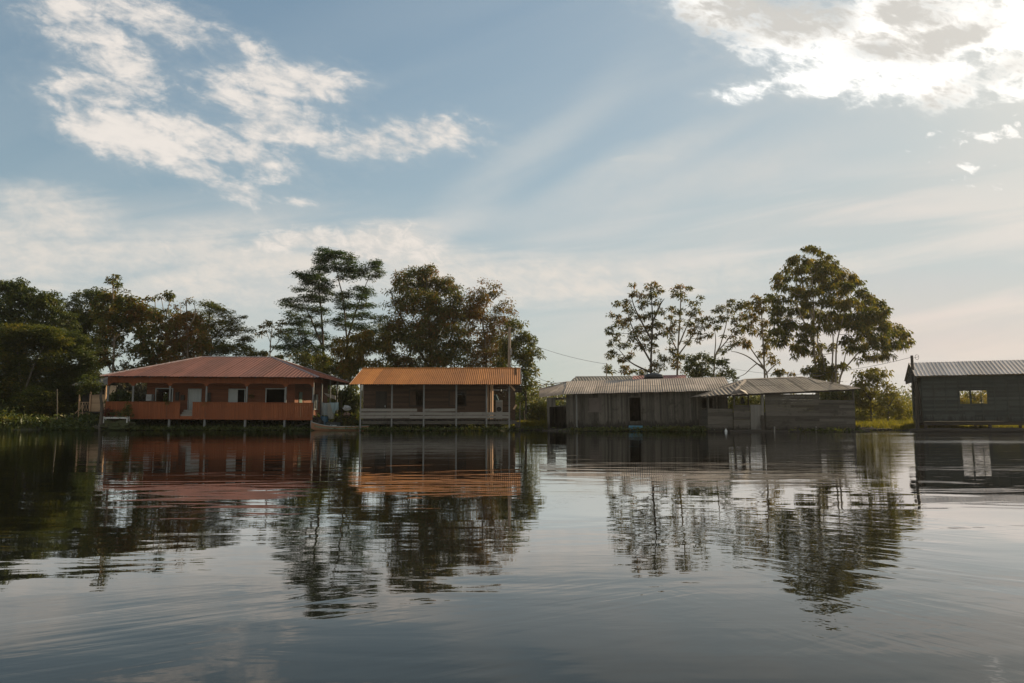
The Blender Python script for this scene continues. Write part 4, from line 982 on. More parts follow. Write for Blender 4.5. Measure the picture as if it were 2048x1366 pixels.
boards_v(mb, xq, xm-.01, zb, 0, .1, .03, .17, hw, top=lambda q: tp(q)-.22)
boards_v(mb, xq, xm, zb, 1.83, 4.0, .03, .17); side(mb, xq+.03, boards_v, .14, 4, zb, 1.8, 0, .03, .17)
mb.build('lean_to_wall', M_greyw_v, rt)
r = f.rect(1178, 1203, 795.5, 822, 0); mb = MB(); boards_v(mb, r[0], r[1], r[2], r[3], -.03, .025, .19); mb.box(r[0]-.1, r[1]+.12, -.05, -.032, r[2]-.09, r[2]-.002)
mb.build('shutter', wood('dull_brown_shutter', (.085, .072, .062), (.12, .10, .088), 'z', stain=.4), rt)
mb = MB(); frame4(mb, door, 0, .07, .03, False); mb.build('doorway', M_greyw_v, rt)
for r in wn: mb = MB(); frame4(mb, r, 0, .05, .03); mb.build('window', M_greyw_h, rt)
mb = MB(); mb.tube([f.at(1154, 859, -.25), f.at(1152.5, 789, -.3)], .045, 7); mb.build('post', M_post, rt)
mb = MB(); boards_h(mb, xq-.2, xe+.2, zb-.12, zb+.02, -.45, .9, .2, lmax=6); mb.build('deck', M_darkw, rt)
for k in range(5):
    mb = MB(); xx = xq-.3+k*2.7
    mb.tube([(xx, -.62+.06*(k % 2), -.10+.012*xx), (xx+1.4, -.66, -.08+.012*xx), (xx+2.9, -.60, -.12+.012*xx)], [.16, .19, .15], 9)
    mb.build('float_log', M_darkw, rt)

# ------------------------------------------------------------------ open shed
rt = thing('plank_shed', 'open sided plank shed with sagging stained hip roof, floating beside the long house', 'shed', (P(1468, 860, 55.7).x, 55.7, 0), yaw=R(1.6))
f = Frame(rt)
FL, FR = f.at(1462, 790, -.5), f.at(1722, 778, -.5); BL = f.at(1400, 793.5, -.35); RL, RR = f.at(1490, 759.3, 3.4), f.at(1604, 754.6, 3.4)
BR = Vector((FR.x+.1, 7.4, FR.z-.05)); BL2 = Vector((BL.x, 7.4, BL.z))
mb = MB(); kw = dict(pitch=.22, amp=.022, sheet=.78, rows=2, lift=.02)
roof_slope(mb, [FL, FR, RR, RL], **kw); roof_slope(mb, [BL, FL, RL], pitch=.30, amp=.04, sheet=.95, lift=.03)
roof_slope(mb, [FR, BR, RR], **kw); roof_slope(mb, [BL2, BL, RL], **kw); roof_slope(mb, [BR, BL2, RL, RR], **kw)
roof = mb.build('roof', M_shedroof, rt)
mb = MB(); ridge(mb, RL, RR, .2, .03); ridge(mb, RL, FL, .2, .03); ridge(mb, RL, BL, .18, .03); ridge(mb, RR, FR, .16, .03); mb.build('ridge_cap', M_greyroof, roof)
mb = MB()   # torn, curled sheets at the broken front corner
for (x0, y0), (x1, y1), (x2, y2) in (((1466, 786), (1478, 778), (1491, 787)), ((1480, 779), (1492, 782), (1496, 789)), ((1463, 788), (1470, 779), (1476, 789))):
    a, b_, c_ = f.at(x0, y0, -.62), f.at(x1, y1, -.35), f.at(x2, y2, -.70)
    n_ = Vector((0, .03, .02)); mb.add([a, b_, c_, a+n_, b_+n_, c_+n_], [(0, 1, 2), (5, 4, 3), (0, 3, 4, 1), (1, 4, 5, 2), (2, 5, 3, 0)])
mb.build('torn_sheet', M_greyroof, roof)
x5, xd0, xd1, xg, xe, xk = f.x(1500), f.x(1500.5), f.x(1521), f.x(1530.5), f.x(1709.5), f.x(1638)
zb = .0
mb = MB(); boards_h(mb, 0, x5, zb, f.z(1485, 810), 0, .03, .2, gap=.01)
boards_h(mb, xg, xk, .16, f.z(1580, 788.5), 0, .03, .19, gap=.004, lmax=3.2, miss=.02)
boards_h(mb, xk, xe, .16, f.z(1670, 800), 0, .03, .19, gap=.005, lmax=2.4, miss=.02)
boards_h(mb, xg, xe, -.05, .12, .02, .03, .19)
mb.build('wall', M_greyw_h, rt)
mb = MB(); boards_h(mb, f.x(1415, .15), -.005, zb, f.z(1440, 817.3, .15), .15, .03, .26, gap=.008, lmax=6); mb.build('low_wall', M_greyw_h, rt)
mb = MB(); side(mb, f.x(1415, .15)+.03, boards_h, .19, 6.9, zb, 1.5, 0, .03, .22); side(mb, xe, boards_h, .03, 7, zb, 1.75, 0, .03, .2, gap=.012)
boards_h(mb, f.x(1415, .15), xe, zb, 1.35, 7, .03, .2, gap=.012, holes=[(1.2, 2.0, .6, 1.35)])
mb.build('side_wall', M_greyw_h, rt)
mb = MB(); boards_v(mb, xd0, xd1+.06, .08, f.z(1512, 809.5), -.05, .035, .15); mb.build('door', wood('bleached_door_boards', (.12, .115, .10), (.19, .183, .165), 'z', stain=.55, stainc=(.05, .047, .04)), rt)
mb = MB(); boards_v(mb, f.x(1521, 1.2), f.x(1533, 1.2), 0, 1.3, 1.2, .03, .2); mb.build('inner_panel', M_darkv, rt)
for q, y_, m_, w_ in ((1469, .05, M_greyw_v, .10), (1525.5, .12, M_rail, .17), (1708, .05, M_greyw_v, .11), (1497, 1.5, M_darkv, .08), (1638, .08, M_greyw_v, .09), (1417, .2, M_greyw_v, .1)):
    mb = MB(); x_ = f.x(q, y_); zt_ = FL.z+(FR.z-FL.z)*max(0, (x_-FL.x)/(FR.x-FL.x))+.12; mb.box(x_-w_/2, x_+w_/2, y_, y_+w_, -.5, zt_); mb.build('post', m_, rt)
mb = MB(); mb.beam(FL+Vector((.2, .3, -.04)), FR+Vector((-.3, .3, -.04)), .08, .12); mb.beam(f.at(1531, 789, .1), f.at(1542, 799, .1), .05, .06); mb.beam(FL+Vector((.1, .4, -.03)), BL+Vector((.2, 0, -.03)), .08, .1)
mb.build('eave_beam', M_darkw, rt)
mb = MB(); mb.box(-.1, xe+.1, -.15, 7.1, -.14, -.06); mb.build('deck', M_darkw, rt)
for k in range(3):
    mb = MB(); xx = -.4+k*3.2; mb.tube([(xx, -.35+.05*k, -.02), (xx+1.6, -.4, 0), (xx+3.4, -.33, -.03)], [.15, .17, .14], 9); mb.build('float_log', M_darkw, rt)
for q in (1549, 1632):
    mb = MB(); mb.tube([f.at(q, 868, -.5), f.at(q, 853, -.5)], .05, 6); mb.build('mooring_stake', M_rail, rt)

# ------------------------------------------------------------------ dark house at the right edge
rt = thing('sided_house', 'dark green grey house with bright ribbed metal roof at the right edge', 'house', (P(1847, 860, 56).x, 56, 0), yaw=R(-20))
f = Frame(rt, R(-.4))
A = f.at(1828, 752.2, -.6); T = f.at(1818.5, 726.2, 2.5); xa = (A.x+T.x)/2; xb = 11.0; ez, rz = A.z, T.z
mb = MB(); kw = dict(pitch=.25, amp=.04, kind='trap', sheet=1.0, lift=.006)
roof_slope(mb, [(xa, -.6, ez), (xb, -.6, ez), (xb, 2.5, rz), (xa, 2.5, rz)], **kw)
roof_slope(mb, [(xb, 5.8, ez-.1), (xa, 5.8, ez-.1), (xa, 2.5, rz), (xb, 2.5, rz)], **kw)
roof = mb.build('roof', M_zinc, rt)
zb, zt = f.z(1850, 843), f.z(1850, 757)
hole = f.rect(1919.5, 1974, 778.5, 807.5, 0)
mb = MB(); boards_h(mb, 0, xb-.3, zb, zt+.12, 0, .03, .15, [hole], gap=.001)
side(mb, .03, boards_h, .04, 5.2, zb, ez-.05, 0, .03, .15, [(1.2, 4.2, 1.2, ez-.3)])
boards_h(mb, 0, xb-.3, zb, ez-.1, 5.2, .03, .15, [(1.5, 7.2, 1.45, 2.95)])
mb.build('wall', M_green, rt)
for k in range(13):
    xx = .04+k*.74
    for s0, s1 in cut(zb, zt+.1, [(hole[2]-.07, hole[3]+.07)] if hole[0]-.1 < xx < hole[1]+.1 else []): mb = MB(); mb.box(xx-.03, xx+.03, -.035, -.002, s0, s1); mb.build('batten', M_green, rt)
mb = MB(); frame4(mb, hole, 0, .06, .03); mb.box((hole[0]+hole[1])/2-.19, (hole[0]+hole[1])/2-.09, .1, .2, hole[2]-.3, hole[3]+.3); mb.box(hole[1]-.36, hole[1]-.32, .06, .1, hole[2], hole[3])
for k in range(3): mb.box(hole[0], hole[1], .06, .09, hole[3]-.10-.09*k, hole[3]-.08-.09*k)
mb.build('window', M_green, rt)
r = f.rect(1848, 1949, 824, 842, 0); mb = MB(); boards_h(mb, r[0], r[1], r[2], r[3], -.09, .05, .14); mb.build('skirting', M_green, rt)
mb = MB(); side(mb, xa+.12, boards_h, -.55, 5.7, ez-.35, rz, 0, .03, .15)
mb.v = [(x, y, min(z, ez-.12+(rz-ez+.1)*max(0, 1-abs(y-2.5)/3.2)) if z > ez-.1 else z) for x, y, z in mb.v]
mb.build('gable', M_darkv, rt)
mb = MB(); mb.box(0, xb-.3, .1, 5.1, zb-.26, zb-.02); mb.build('floor', M_darkw, rt)
for k in range(3):
    mb = MB(); xx = -.9+k*3.9; mb.tube([(xx, -.35, .05), (xx+2, -.4-.05*k, .09), (xx+4.1, -.32, .04)], [.17, .2, .16], 9); mb.build('float_log', M_darkw, rt)
def pole_px(name, a, b_, y_, r_, m_=M_darkv): mb = MB(); mb.tube([f.at(*a, y_), f.at((a[0]+b_[0])/2+.4, (a[1]+b_[1])/2, y_), f.at(*b_, y_)], [r_, r_*.95, r_*.8], 7); return mb.build(name, m_, rt)
pole_px('post', (1837, 868), (1831.5, 757), -.15, .085); pole_px('post', (1846, 845), (1834, 762), .25, .075); pole_px('post', (1833, 868), (1831, 800), -.35, .06)
pole_px('branch_stub', (1831, 780), (1821, 773), -.15, .05)
mb = MB(); mb.box(f.x(1836), 0, -.1, 1.5, zb-.05, zb+.03); mb.box(f.x(1836), -.03, .1, 1.0, zb+.032, zb+.45); mb.build('side_landing', M_darkw, rt)
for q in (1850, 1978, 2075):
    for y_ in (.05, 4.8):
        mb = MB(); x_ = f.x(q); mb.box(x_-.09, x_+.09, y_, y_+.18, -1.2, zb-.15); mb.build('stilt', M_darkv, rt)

# ------------------------------------------------------------------ houses behind, water tank, hut
def back_house(name, label, D, eave, rdg, mat, wall):
    a, b_ = P(*eave[0], D), P(*eave[1], D); c_, d_ = P(*rdg[1], D+2.5), P(*rdg[0], D+2.5)
    base = Vector((a.x, D, float(land_z(np.array(a.x), np.array(D)))))
    rt = thing(name, label, 'house', base); mb = MB()
    roof_slope(mb, [q-base for q in (a, b_, c_, d_)], pitch=.28, amp=.045, sheet=.9)
    a2, b2 = a+Vector((0, 5, -.0)), b_+Vector((0, 5, 0))
    roof_slope(mb, [q-base for q in (b2, a2, d_, c_)], pitch=.28, amp=.045, sheet=.9)
    rf = mb.build('roof', mat, rt); mb = MB(); ridge(mb, d_-base, c_-base, .16, .04); mb.build('ridge_cap', mat, rf)
    mb = MB(); x0, x1, zt = .4, b_.x-a.x-.4, a.z-base.z+.05
    boards_h(mb, x0, x1, .3, zt, .5, .03, .18, [(x0+1, x0+1.9, .3, 2.2)]); boards_h(mb, x0, x1, .3, zt, 4.4, .03, .18)
    side(mb, x0+.03, boards_h, .54, 4.4, .3, zt, 0, .03, .18); side(mb, x1, boards_h, .54, 4.4, .3, zt, 0, .03, .18)
    mb.build('wall', wall, rt)
    for q in (x0+.15, (x0+x1)/2, x1-.15):
        mb = MB(); mb.box(q-.07, q+.07, .6, .74, -.6, .3); mb.build('stilt', M_darkv, rt)
back_house('tile_roofed_house', 'house behind showing only its grey corrugated tile roof over the long roof', 74, ((1143, 763), (1266, 761.5)), ((1151, 754.2), (1264, 753.4)), M_tile, M_greyw_h)
back_house('red_roofed_house', 'house behind with a thin strip of red roof beside the black tank', 76, ((1262, 761), (1374, 759.5)), ((1266, 752.8), (1371, 751.2)), roofing('dull_red_sheets', (.24, .10, .085), (.30, .13, .11), (.13, .07, .06), .5, .6), M_brown)
c_ = P(1307.5, 757, 71); base = Vector((c_.x, 71, float(land_z(np.array(c_.x), np.array(71.)))))
rt = thing('water_tank', 'black plastic water tank on a stand behind the long grey roof', 'water tank', base)
tz = P(1307, 758, 71).z-base.z; mb = MB()
mb.lathe([(.80, tz), (.85, tz+.04), (.85, tz+.14), (.87, tz+.17), (.85, tz+.20), (.85, tz+.30), (.80, tz+.38), (.50, tz+.46), (.28, tz+.48)], 28)
tk = mb.build('tank', plain('black_tank_plastic', (.016, .019, .021), .4), rt, True)
mb = MB(); mb.lathe([(.27, tz+.47), (.27, tz+.52), (.2, tz+.55)], 20); mb.build('lid', M_black, tk)
mb = MB(); mb.box(-1, 1, -1, 1, tz-.1, tz-.001)
for sx_ in (-.85, .85):
    for sy_ in (-.85, .85): mb.box(sx_-.07, sx_+.07, sy_-.07, sy_+.07, -.3, tz-.1)
mb.build('stand', M_darkv, rt)

D = 69.5; base = P(160, 840, D); base.z = 0
rt = thing('wooden_hut', 'small tan wooden hut with lattice railing and stair, half hidden at left', 'hut', base)
f = Frame(rt); zf = f.z(180, 823)
mb = MB(); boards_h(mb, f.x(182), f.x(212), zf, f.z(195, 789), 0, .03, .17, lmax=2); mb.build('wall', M_tan, rt)
mb = MB(); boards_h(mb, f.x(163, 1.5), f.x(182, 1.5), zf, zf+2.4, 1.5, .03, .17); mb.build('inner_wall', M_darkw, rt); mb = MB(); boards_h(mb, f.x(150), f.x(212), zf, zf+2.3, 4, .03, .17); side(mb, f.x(212), boards_h, .04, 4.03, zf, zf+2.3, 0, .03, .17); mb.build('back_wall', M_darkw, rt)
mb = MB(); mb.box(f.x(157), f.x(213), -.1, 4, zf-.12, zf-.01); mb.build('floor', M_darkw, rt)
mb = MB(); zz = zf+2.35
roof_slope(mb, [(f.x(150), -.7, zz-.1), (f.x(222), -.7, zz-.1), (f.x(222), 2, zz+.8), (f.x(150), 2, zz+.8)]); roof_slope(mb, [(f.x(222), 4.7, zz-.1), (f.x(150), 4.7, zz-.1), (f.x(150), 2, zz+.8), (f.x(222), 2, zz+.8)])
mb.build('roof', M_tile, rt)
for q in (159.3, 181, 211):
    mb = MB(); x_ = f.x(q); mb.box(x_-.05, x_+.05, -.12, -.02, -.4, zz); mb.build('post', M_tanv, rt)
mb = MB(); a, b_ = f.at(160, 804.5, -.1), f.at(181, 804.5, -.1); lo = zf+.05
mb.beam(a, b_, .05, .05); n = 4; wv = (b_.x-a.x)/n
for k in range(n):
    mb.beam((a.x+k*wv, -.1, lo), (a.x+(k+1)*wv, -.1, a.z), .025, .035); mb.beam((a.x+k*wv, -.12, a.z), (a.x+(k+1)*wv, -.12, lo), .025, .035)
mb.build('railing', M_tan, rt)
mb = MB(); mb.beam(f.at(166, 811, -.9), f.at(150, 827, -.9), .05, .06); mb.tube([f.at(165, 805, -.9), f.at(165, 850, -.9)], .04, 6)
for k in range(5): p_ = f.at(168-3.6*k, 826+5*k, -.5); mb.box(p_.x-.13, p_.x+.13, -.85, -.15, p_.z-.03, p_.z+.02)
mb.build('stair', M_tan, rt)
# ------------------------------------------------------------------ boats and small things
def canoe(name, label, pos, yaw, L, hw, keel, sheer_mid, rise_b, rise_s, hull_m, in_m):
    rt = thing(name, label, 'canoe', pos, yaw)
    n = 16
    def st(i):
        t = i/n
        wv = hw*min(1, (t/.38)**.62 if t < .38 else 1)*(1 if t < .7 else 1-.30*(t-.7)/.3)
        top = sheer_mid+rise_b*max(0, (1-t/.45))**2+rise_s*max(0, (t-.6)/.4)**2
        bot = keel+(.22*max(0, 1-t/.16)**1.5)
        return t*L, max(wv, .015), bot, top
    def shell(inset, lift):
        V, F = [], []
        for i in range(n+1):
            x, wv, bo, to = st(i); wv = max(wv-inset, .008); bo += lift
            for a, h in ((-1, 1), (-.93, .55), (-.72, .18), (-.35, 0), (.35, 0), (.72, .18), (.93, .55), (1, 1)):
                V.append((x, wv*a, bo+(to-bo)*h))
        for i in range(n):
            for k in range(7): F.append((i*8+k, i*8+k+1, i*8+k+9, i*8+k+8))
        return V, F
    mb = MB(); V, F = shell(0, 0); mb.add(V, [tuple(reversed(q)) for q in F]+[tuple(n*8+k for k in range(8))]); h_ = mb.build('hull', hull_m, rt)
    mb = MB(); V, F = shell(.03, .03); mb.add(V, F+[tuple(n*8+k for k in reversed(range(8)))]); mb.build('lining', in_m, rt)
    mb = MB()
    for sgn in (-1, 1):
        pts = [Vector((st(i)[0], sgn*(st(i)[1]-.01), st(i)[3]+.012)) for i in range(n+1)]
        for a, b_ in zip(pts[:-1], pts[1:]): mb.beam(a, b_, .05, .035)
    mb.build('gunwale', plain(name+'_rim_paint', (.30, .31, .28), .6), rt)
    mb = MB()
    for i in (5, 9, 13):
        x, wv, bo, to = st(i); mb.box(x-.10, x+.10, -wv+.04, wv-.04, to-.10, to-.07)
    mb.build('thwart', in_m, rt)
    mb = MB()
    for sgn in (-1, 1):
        pts = [Vector((st(i)[0], sgn*(st(i)[1]*.985+.004), st(i)[2]+(st(i)[3]-st(i)[2])*.62)) for i in range(1, n+1)]
        for a, b_ in zip(pts[:-1], pts[1:]): mb.beam(a, b_, .012, .10)
    mb.build('painted_stripe', plain(name+'_stripe_paint', (.11, .13, .075), .6), h_)
    return rt
p0 = P(622, 864, 60.4)
canoe('wooden_canoe', 'narrow wooden canoe with brown hull moored between the orange and brown houses', (p0.x, 60.4, 0), R(1.5), (737-622)*60.4/FPX, .36, -.08, .30, .34, .06,
      wood('brown_boat_planks', (.20, .095, .045), (.29, .14, .07), 'x', .65, .4, (.11, .06, .03)), M_greyw_h)

def drum(name, label, pos, mat, axis='z', r=.29, h=.88, yaw=0.0, group=None):
    rt = thing(name, label, 'barrel', pos, yaw, group)
    prof = [(r*.92, 0), (r, .03), (r, h*.30), (r*1.04, h*.33), (r, h*.36), (r, h*.63), (r*1.04, h*.66), (r, h*.69), (r, h-.04), (r*.94, h)]
    mb = MB(); mb.lathe(prof, 24)
    if axis == 'x': mb.v = [(z-h/2, y, x+r) for x, y, z in mb.v]
    b_ = mb.build('body', mat, rt, False)
    mb = MB(); mb.lathe([(r*.97, h-.02), (r*.99, h+.02), (r*.90, h+.025), (r*.88, h+.006)], 24)
    if axis == 'x': mb.v = [(z-h/2, y, x+r) for x, y, z in mb.v]
    mb.build('rim', mat, b_)
    return rt
M_blue = plain('blue_barrel_plastic', (.035, .095, .15), .45, 0, .2)
q = P(648, 852, 63.3)
drum('blue_barrel', 'upright dark blue barrel below the hanging laundry', (q.x, 63.3, .12), M_blue, h=.92, r=.30)
q = P(1271, 851, 58.0)
drum('blue_drum', 'blue plastic drum lying on its side under the doorway of the long grey house', (q.x, 58.0, -.02), plain('faded_blue_plastic', (.04, .15, .21), .5), 'x', .21, .98, R(-9))
q = P(1298, 851, 57.9)
drum('small_blue_drum', 'smaller blue drum half sunk in weeds right of the doorway', (q.x, 57.9, -.05), plain('dull_blue_plastic', (.05, .15, .19), .5), 'x', .16, .6, R(-14))

# dark crate with worn white lettering
q = P(668, 855, 63.1); rt = thing('plastic_crate', 'dark crate with worn white lettering beside the blue barrel', 'crate', (q.x, 63.1, .05))
mb = MB(); w_, d_, h_ = .56, .36, .52
for a in (-1, 1):
    mb.box(a*w_-.02, a*w_+.02, -d_, d_, 0, h_); mb.box(-w_+.021, w_-.021, a*d_-.02, a*d_+.02, 0, h_)
mb.box(-w_+.021, w_-.021, -d_+.021, d_-.021, 0, .03); bd = mb.build('body', plain('dark_crate_plastic', (.025, .034, .036), .5), rt)
mb = MB(); mb.box(-w_-.05, w_+.05, -d_-.05, -d_+.0, h_+.001, h_+.05); mb.box(-w_-.05, w_+.05, d_, d_+.05, h_+.001, h_+.05); mb.box(-w_-.05, -w_, -d_+.001, d_-.001, h_+.001, h_+.05); mb.box(w_, w_+.05, -d_+.001, d_-.001, h_+.001, h_+.05); mb.build('rim', M_black, bd)
mb = MB(); yy_ = -d_-.026
def strk(x0, z0, x1, z1): mb.beam((x0, yy_, z0), (x1, yy_, z1), .026, .010, up=(0, 1, 0))
z0, z1 = .20, .34; x_ = -.20
for L_ in 'FYNNI':
    sg = dict(F=[(0,0,0,1),(0,1,.7,1),(0,.5,.6,.5)], Y=[(0,1,.4,.5),(.8,1,.4,.5),(.4,.5,.4,0)], N=[(0,0,0,1),(0,1,.7,0),(.7,0,.7,1)], I=[(0,0,0,1)])[L_]
    for a, b_, c_, d2 in sg: strk(x_+a*.1, z0+b_*(z1-z0), x_+c_*.1, z0+d2*(z1-z0))
    x_ += .115
mb.build('lettering', M_white, bd)

# laundry on a line beside the orange house
M_sheet = plain('washed_out_cloth', (.25, .285, .285), .9, 0, .12, 2); M_sheet2 = plain('pale_blue_cloth', (.25, .33, .345), .9, 0, .1, 2); M_sheet3 = plain('cream_cloth', (.27, .27, .235), .9, 0, .1, 2)
def cloth(name, label, corners, D, mat, folds, amp=.05):
    """cloth hung from its top edge: corners are (top left, top right, bottom right, bottom left) in the photo"""
    tl, tr, br, bl = [P(x, y, D) for x, y in corners]; o = (tl+tr)/2; nu, nv = 28, 12; mb = MB(); V = []
    for j in range(nv+1):
        for i in range(nu+1):
            s_, t = i/nu, j/nv; p = (tl.lerp(tr, s_)).lerp(bl.lerp(br, s_), t)
            p = p+Vector((0, amp*math.sin(s_*folds*6.28+t*1.2)*(.35+.65*t), -.04*math.sin(s_*3.14)*(1-t)+.02*math.sin(s_*17)*t)); V.append(p-o)
    mb.add(V, [(j*(nu+1)+i, j*(nu+1)+i+1, (j+1)*(nu+1)+i+1, (j+1)*(nu+1)+i) for j in range(nv) for i in range(nu)])
    ob = mb.build(name, mat, None, True); ob.location = o
    md = ob.modifiers.new('thickness', 'SOLIDIFY'); md.thickness = .008
    tag(ob, label, 'laundry', 'washing on the line')
cloth('hanging_cloth', 'grey cloth with soft folds, leftmost of the laundry on the line', [(644, 805), (660, 805), (660.5, 831), (644.5, 831)], 63.5, M_sheet, 2.5)
cloth('hanging_sheet', 'cream sheet hanging lowest in the middle of the laundry', [(655, 806), (669, 805), (668, 838), (655, 838)], 63.4, M_sheet3, 2)
cloth('hanging_towel', 'pale blue towel hanging to a point over the cream sheet', [(660, 804.5), (676, 804.5), (669, 828), (665, 824)], 63.3, M_sheet2, 1.5)
cloth('hanging_shirt', 'short pale blue cloth at the right end of the laundry', [(670.5, 804.5), (677, 804.8), (677, 820), (671, 821)], 63.2, M_sheet2, 1.2, .03)
a, b_ = P(641, 803.5, 63.4), P(683, 804.3, 63.4); rt = thing('clothesline', 'thin line between two sticks carrying the laundry', 'clothesline', (a.x, 63.4, 0))
o_ = Vector((a.x, 63.4, 0)); mb = MB(); mb.tube([a-o_, (a+b_)/2-o_+Vector((0, 0, -.02)), b_-o_], .008, 5); mb.build('line', M_black, rt)
for p in (a, b_):
    mb = MB(); mb.tube([Vector((p.x, 63.4, -.2))-o_, p-o_+Vector((0, 0, .15))], [.04, .03], 6); mb.build('pole', M_darkv, rt)

# crumpled bag and pink sack on the bank
def lump(name, label, cat, pos, rx, ry, rz_, mat, seed, j=.25):
    rg = np.random.default_rng(seed); mb = MB(); n, m_ = 16, 9; V = []
    for i in range(m_+1):
        ph = math.pi*i/m_
        for k in range(n):
            th = 2*math.pi*k/n; jj = 1+rg.uniform(-j, j)*(0 if i in (0, m_) else 1)
            V.append((rx*jj*math.sin(ph)*math.cos(th), ry*jj*math.sin(ph)*math.sin(th), rz_*(1-math.cos(ph))*jj if i else 0))
    mb.add(V, [(i*n+k, i*n+(k+1) % n, (i+1)*n+(k+1) % n, (i+1)*n+k) for i in range(m_) for k in range(n)])
    ob = mb.build(name, mat); ob.location = pos; tag(ob, label, cat); return ob
q = P(694, 825, 65); lump('plastic_bag', 'crumpled white plastic bag on the heap between the two stilt houses', 'bag', (q.x, 65, P(0, 822, 65).z), .33, .25, .22, M_white, 3)
q = P(693, 832, 64.8); lump('pink_sack', 'faded pink sack lying under the white plastic bag', 'sack', (q.x, 64.8, P(0, 834, 64.8).z), .28, .25, .17, plain('faded_pink_cloth', (.33, .21, .18), .9), 5)
q = P(690, 836, 65.2); lump('earth_heap', 'dark heap of brush and earth carrying the bag and sack', 'heap', (q.x, 65.3, 0), 1.0, .8, .52, M_soil, 8)
q = P(634, 838, 62.6); lump('rubbish_heap', 'dark pile of clutter at the right corner post of the orange house', 'heap', (q.x, 62.9, -.05), .45, .5, .42, M_darkw, 9)

q = P(232, 850, 61.2); lump('brush_heap', 'low dark brush heap under the white plant stand', 'heap', (q.x, 61.0, -.1), 1.45, .8, .40, M_soil, 12)
# washing machine, cloth and bulb on the brown house veranda
f = Frame(bpy.data.objects['wooden_house']); W = f.M
zd = f.z(860, 838.5)
x0, x1, z0, z1 = f.rect(991.5, 1004.5, 800, 838.5, 3.2)
rt = thing('washing_machine', 'grey white washing machine with round dark door on the brown veranda', 'washing machine', W@Vector(((x0+x1)/2, 3.2, zd))); hw = (x1-x0)/2; hh = z1-zd
mb = MB(); mb.box(-hw, hw, 0, .55, .0, hh); bd = mb.build('body', plain('appliance_enamel', (.22, .215, .20), .4, 0, .06), rt)
mb = MB(); mb.lathe([(.20, 0), (.20, .03), (.15, .05), (.13, .03)], 24); mb.v = [(x, -z-.001, y+hh*.52) for x, y, z in mb.v]; dr = mb.build('door', M_black, bd)
mb = MB(); mb.lathe([(.225, -.0005), (.225, .02), (.205, .025)], 24); mb.v = [(x, -z-.001, y+hh*.52) for x, y, z in mb.v]; mb.build('rim', M_trim, bd)
mb = MB(); mb.box(-hw, hw, -.012, -.001, hh-.16, hh-.02); mb.build('control_panel', M_trim, bd)
cl = f.rect(987, 998, 789, 800, 3.0)
mb = MB(); V = []; nu = 12
for j in range(7):
    for i in range(nu+1): V.append((cl[0]+(cl[1]-cl[0])*i/nu*(.55+.45*j/6), 3.0+.05*math.sin(i*1.7), cl[3]-(cl[3]-cl[2])*j/6+.02*math.sin(i*.9)))
mb.add([W@Vector(v) for v in V], [(j*(nu+1)+i, j*(nu+1)+i+1, (j+1)*(nu+1)+i+1, (j+1)*(nu+1)+i) for j in range(6) for i in range(nu)])
ob = mb.build('blue_garment', plain('teal_cloth', (.05, .11, .13), .9)); ob.modifiers.new('t', 'SOLIDIFY').thickness = .01; tag(ob, 'dark teal garment hanging above the washing machine', 'garment')
p_ = f.at(1002.5, 781.5, 2.6); rt = thing('hanging_bulb', 'bare bulb hanging on a cord under the brown veranda roof', 'lamp', W@p_)
mb = MB(); mb.lathe([(.02, .10), (.045, .05), (.055, 0), (.04, -.05), (.01, -.065)], 14); mb.build('bulb', M_white, rt, True)
mb = MB(); mb.tube([(0, 0, .10), (0, 0, .75)], .01, 5); mb.build('cord', M_black, rt)

# on the orange veranda
f = Frame(bpy.data.objects['orange_house'], R(.38)); W = f.M; zf = f.z(209, 832)
r = f.rect(294, 305, 790, 801.5, 1.5); mb = MB(); mb.box(r[0], r[1], 1.3, 1.75, r[2], r[3]); mb.box(r[0]-.02, r[1]+.02, 1.28, 1.77, r[3]+.001, r[3]+.05)
mb.v = [tuple(W@Vector(v)) for v in mb.v]; tag(mb.build('cooler_box', plain('pale_grey_plastic', (.30, .31, .31), .5)), 'pale grey box standing at the left wall corner of the orange veranda', 'box')
r2 = f.rect(293, 308, 801.5, 832, 1.5); mb = MB(); mb.box(r2[0], r2[1], 1.25, 1.78, r[2]-.05, r[2]-.002)
for a in (r2[0]+.04, r2[1]-.04):
    for y_ in (1.3, 1.73): mb.box(a-.03, a+.03, y_-.03, y_+.03, zf, r[2]-.05)
mb.v = [tuple(W@Vector(v)) for v in mb.v]; tag(mb.build('small_table', M_darkv), 'small dark table under the pale grey box on the orange veranda', 'table')
for (x0, x1, y0, y1), nm, lb in (((350.5, 357, 785, 801), 'wall_panel', 'tall dark panel hanging right of the open doorway on the orange wall'),
                                 ((361, 368, 791, 800), 'wall_shelf', 'small dark shelf hanging left of the pale door on the orange wall'),
                                 ((414, 420, 786, 802), 'wall_cabinet', 'narrow black hanging right of the veranda post beside the pale door')):
    r = f.rect(x0, x1, y0, y1, 1.85); o_ = W@Vector(((r[0]+r[1])/2, 1.85, r[2])); hw = (r[1]-r[0])/2; hh = r[3]-r[2]
    rt = thing(nm, lb, 'wall hanging', o_); mb = MB(); mb.box(-hw, hw, 0, .12, 0, hh); mb.box(-hw-.02, hw+.02, -.015, .12, hh+.001, hh+.03)
    mb.box(-hw-.02, hw+.02, -.015, .12, hh*.45, hh*.45+.03); mb.build('shelf_boards', M_darkv, rt)
    mb = MB(); mb.tube([(-hw*.6, .05, hh+.03), (0, .1, hh+.22), (hw*.6, .05, hh+.03)], .01, 5); mb.build('cord', M_black, rt)

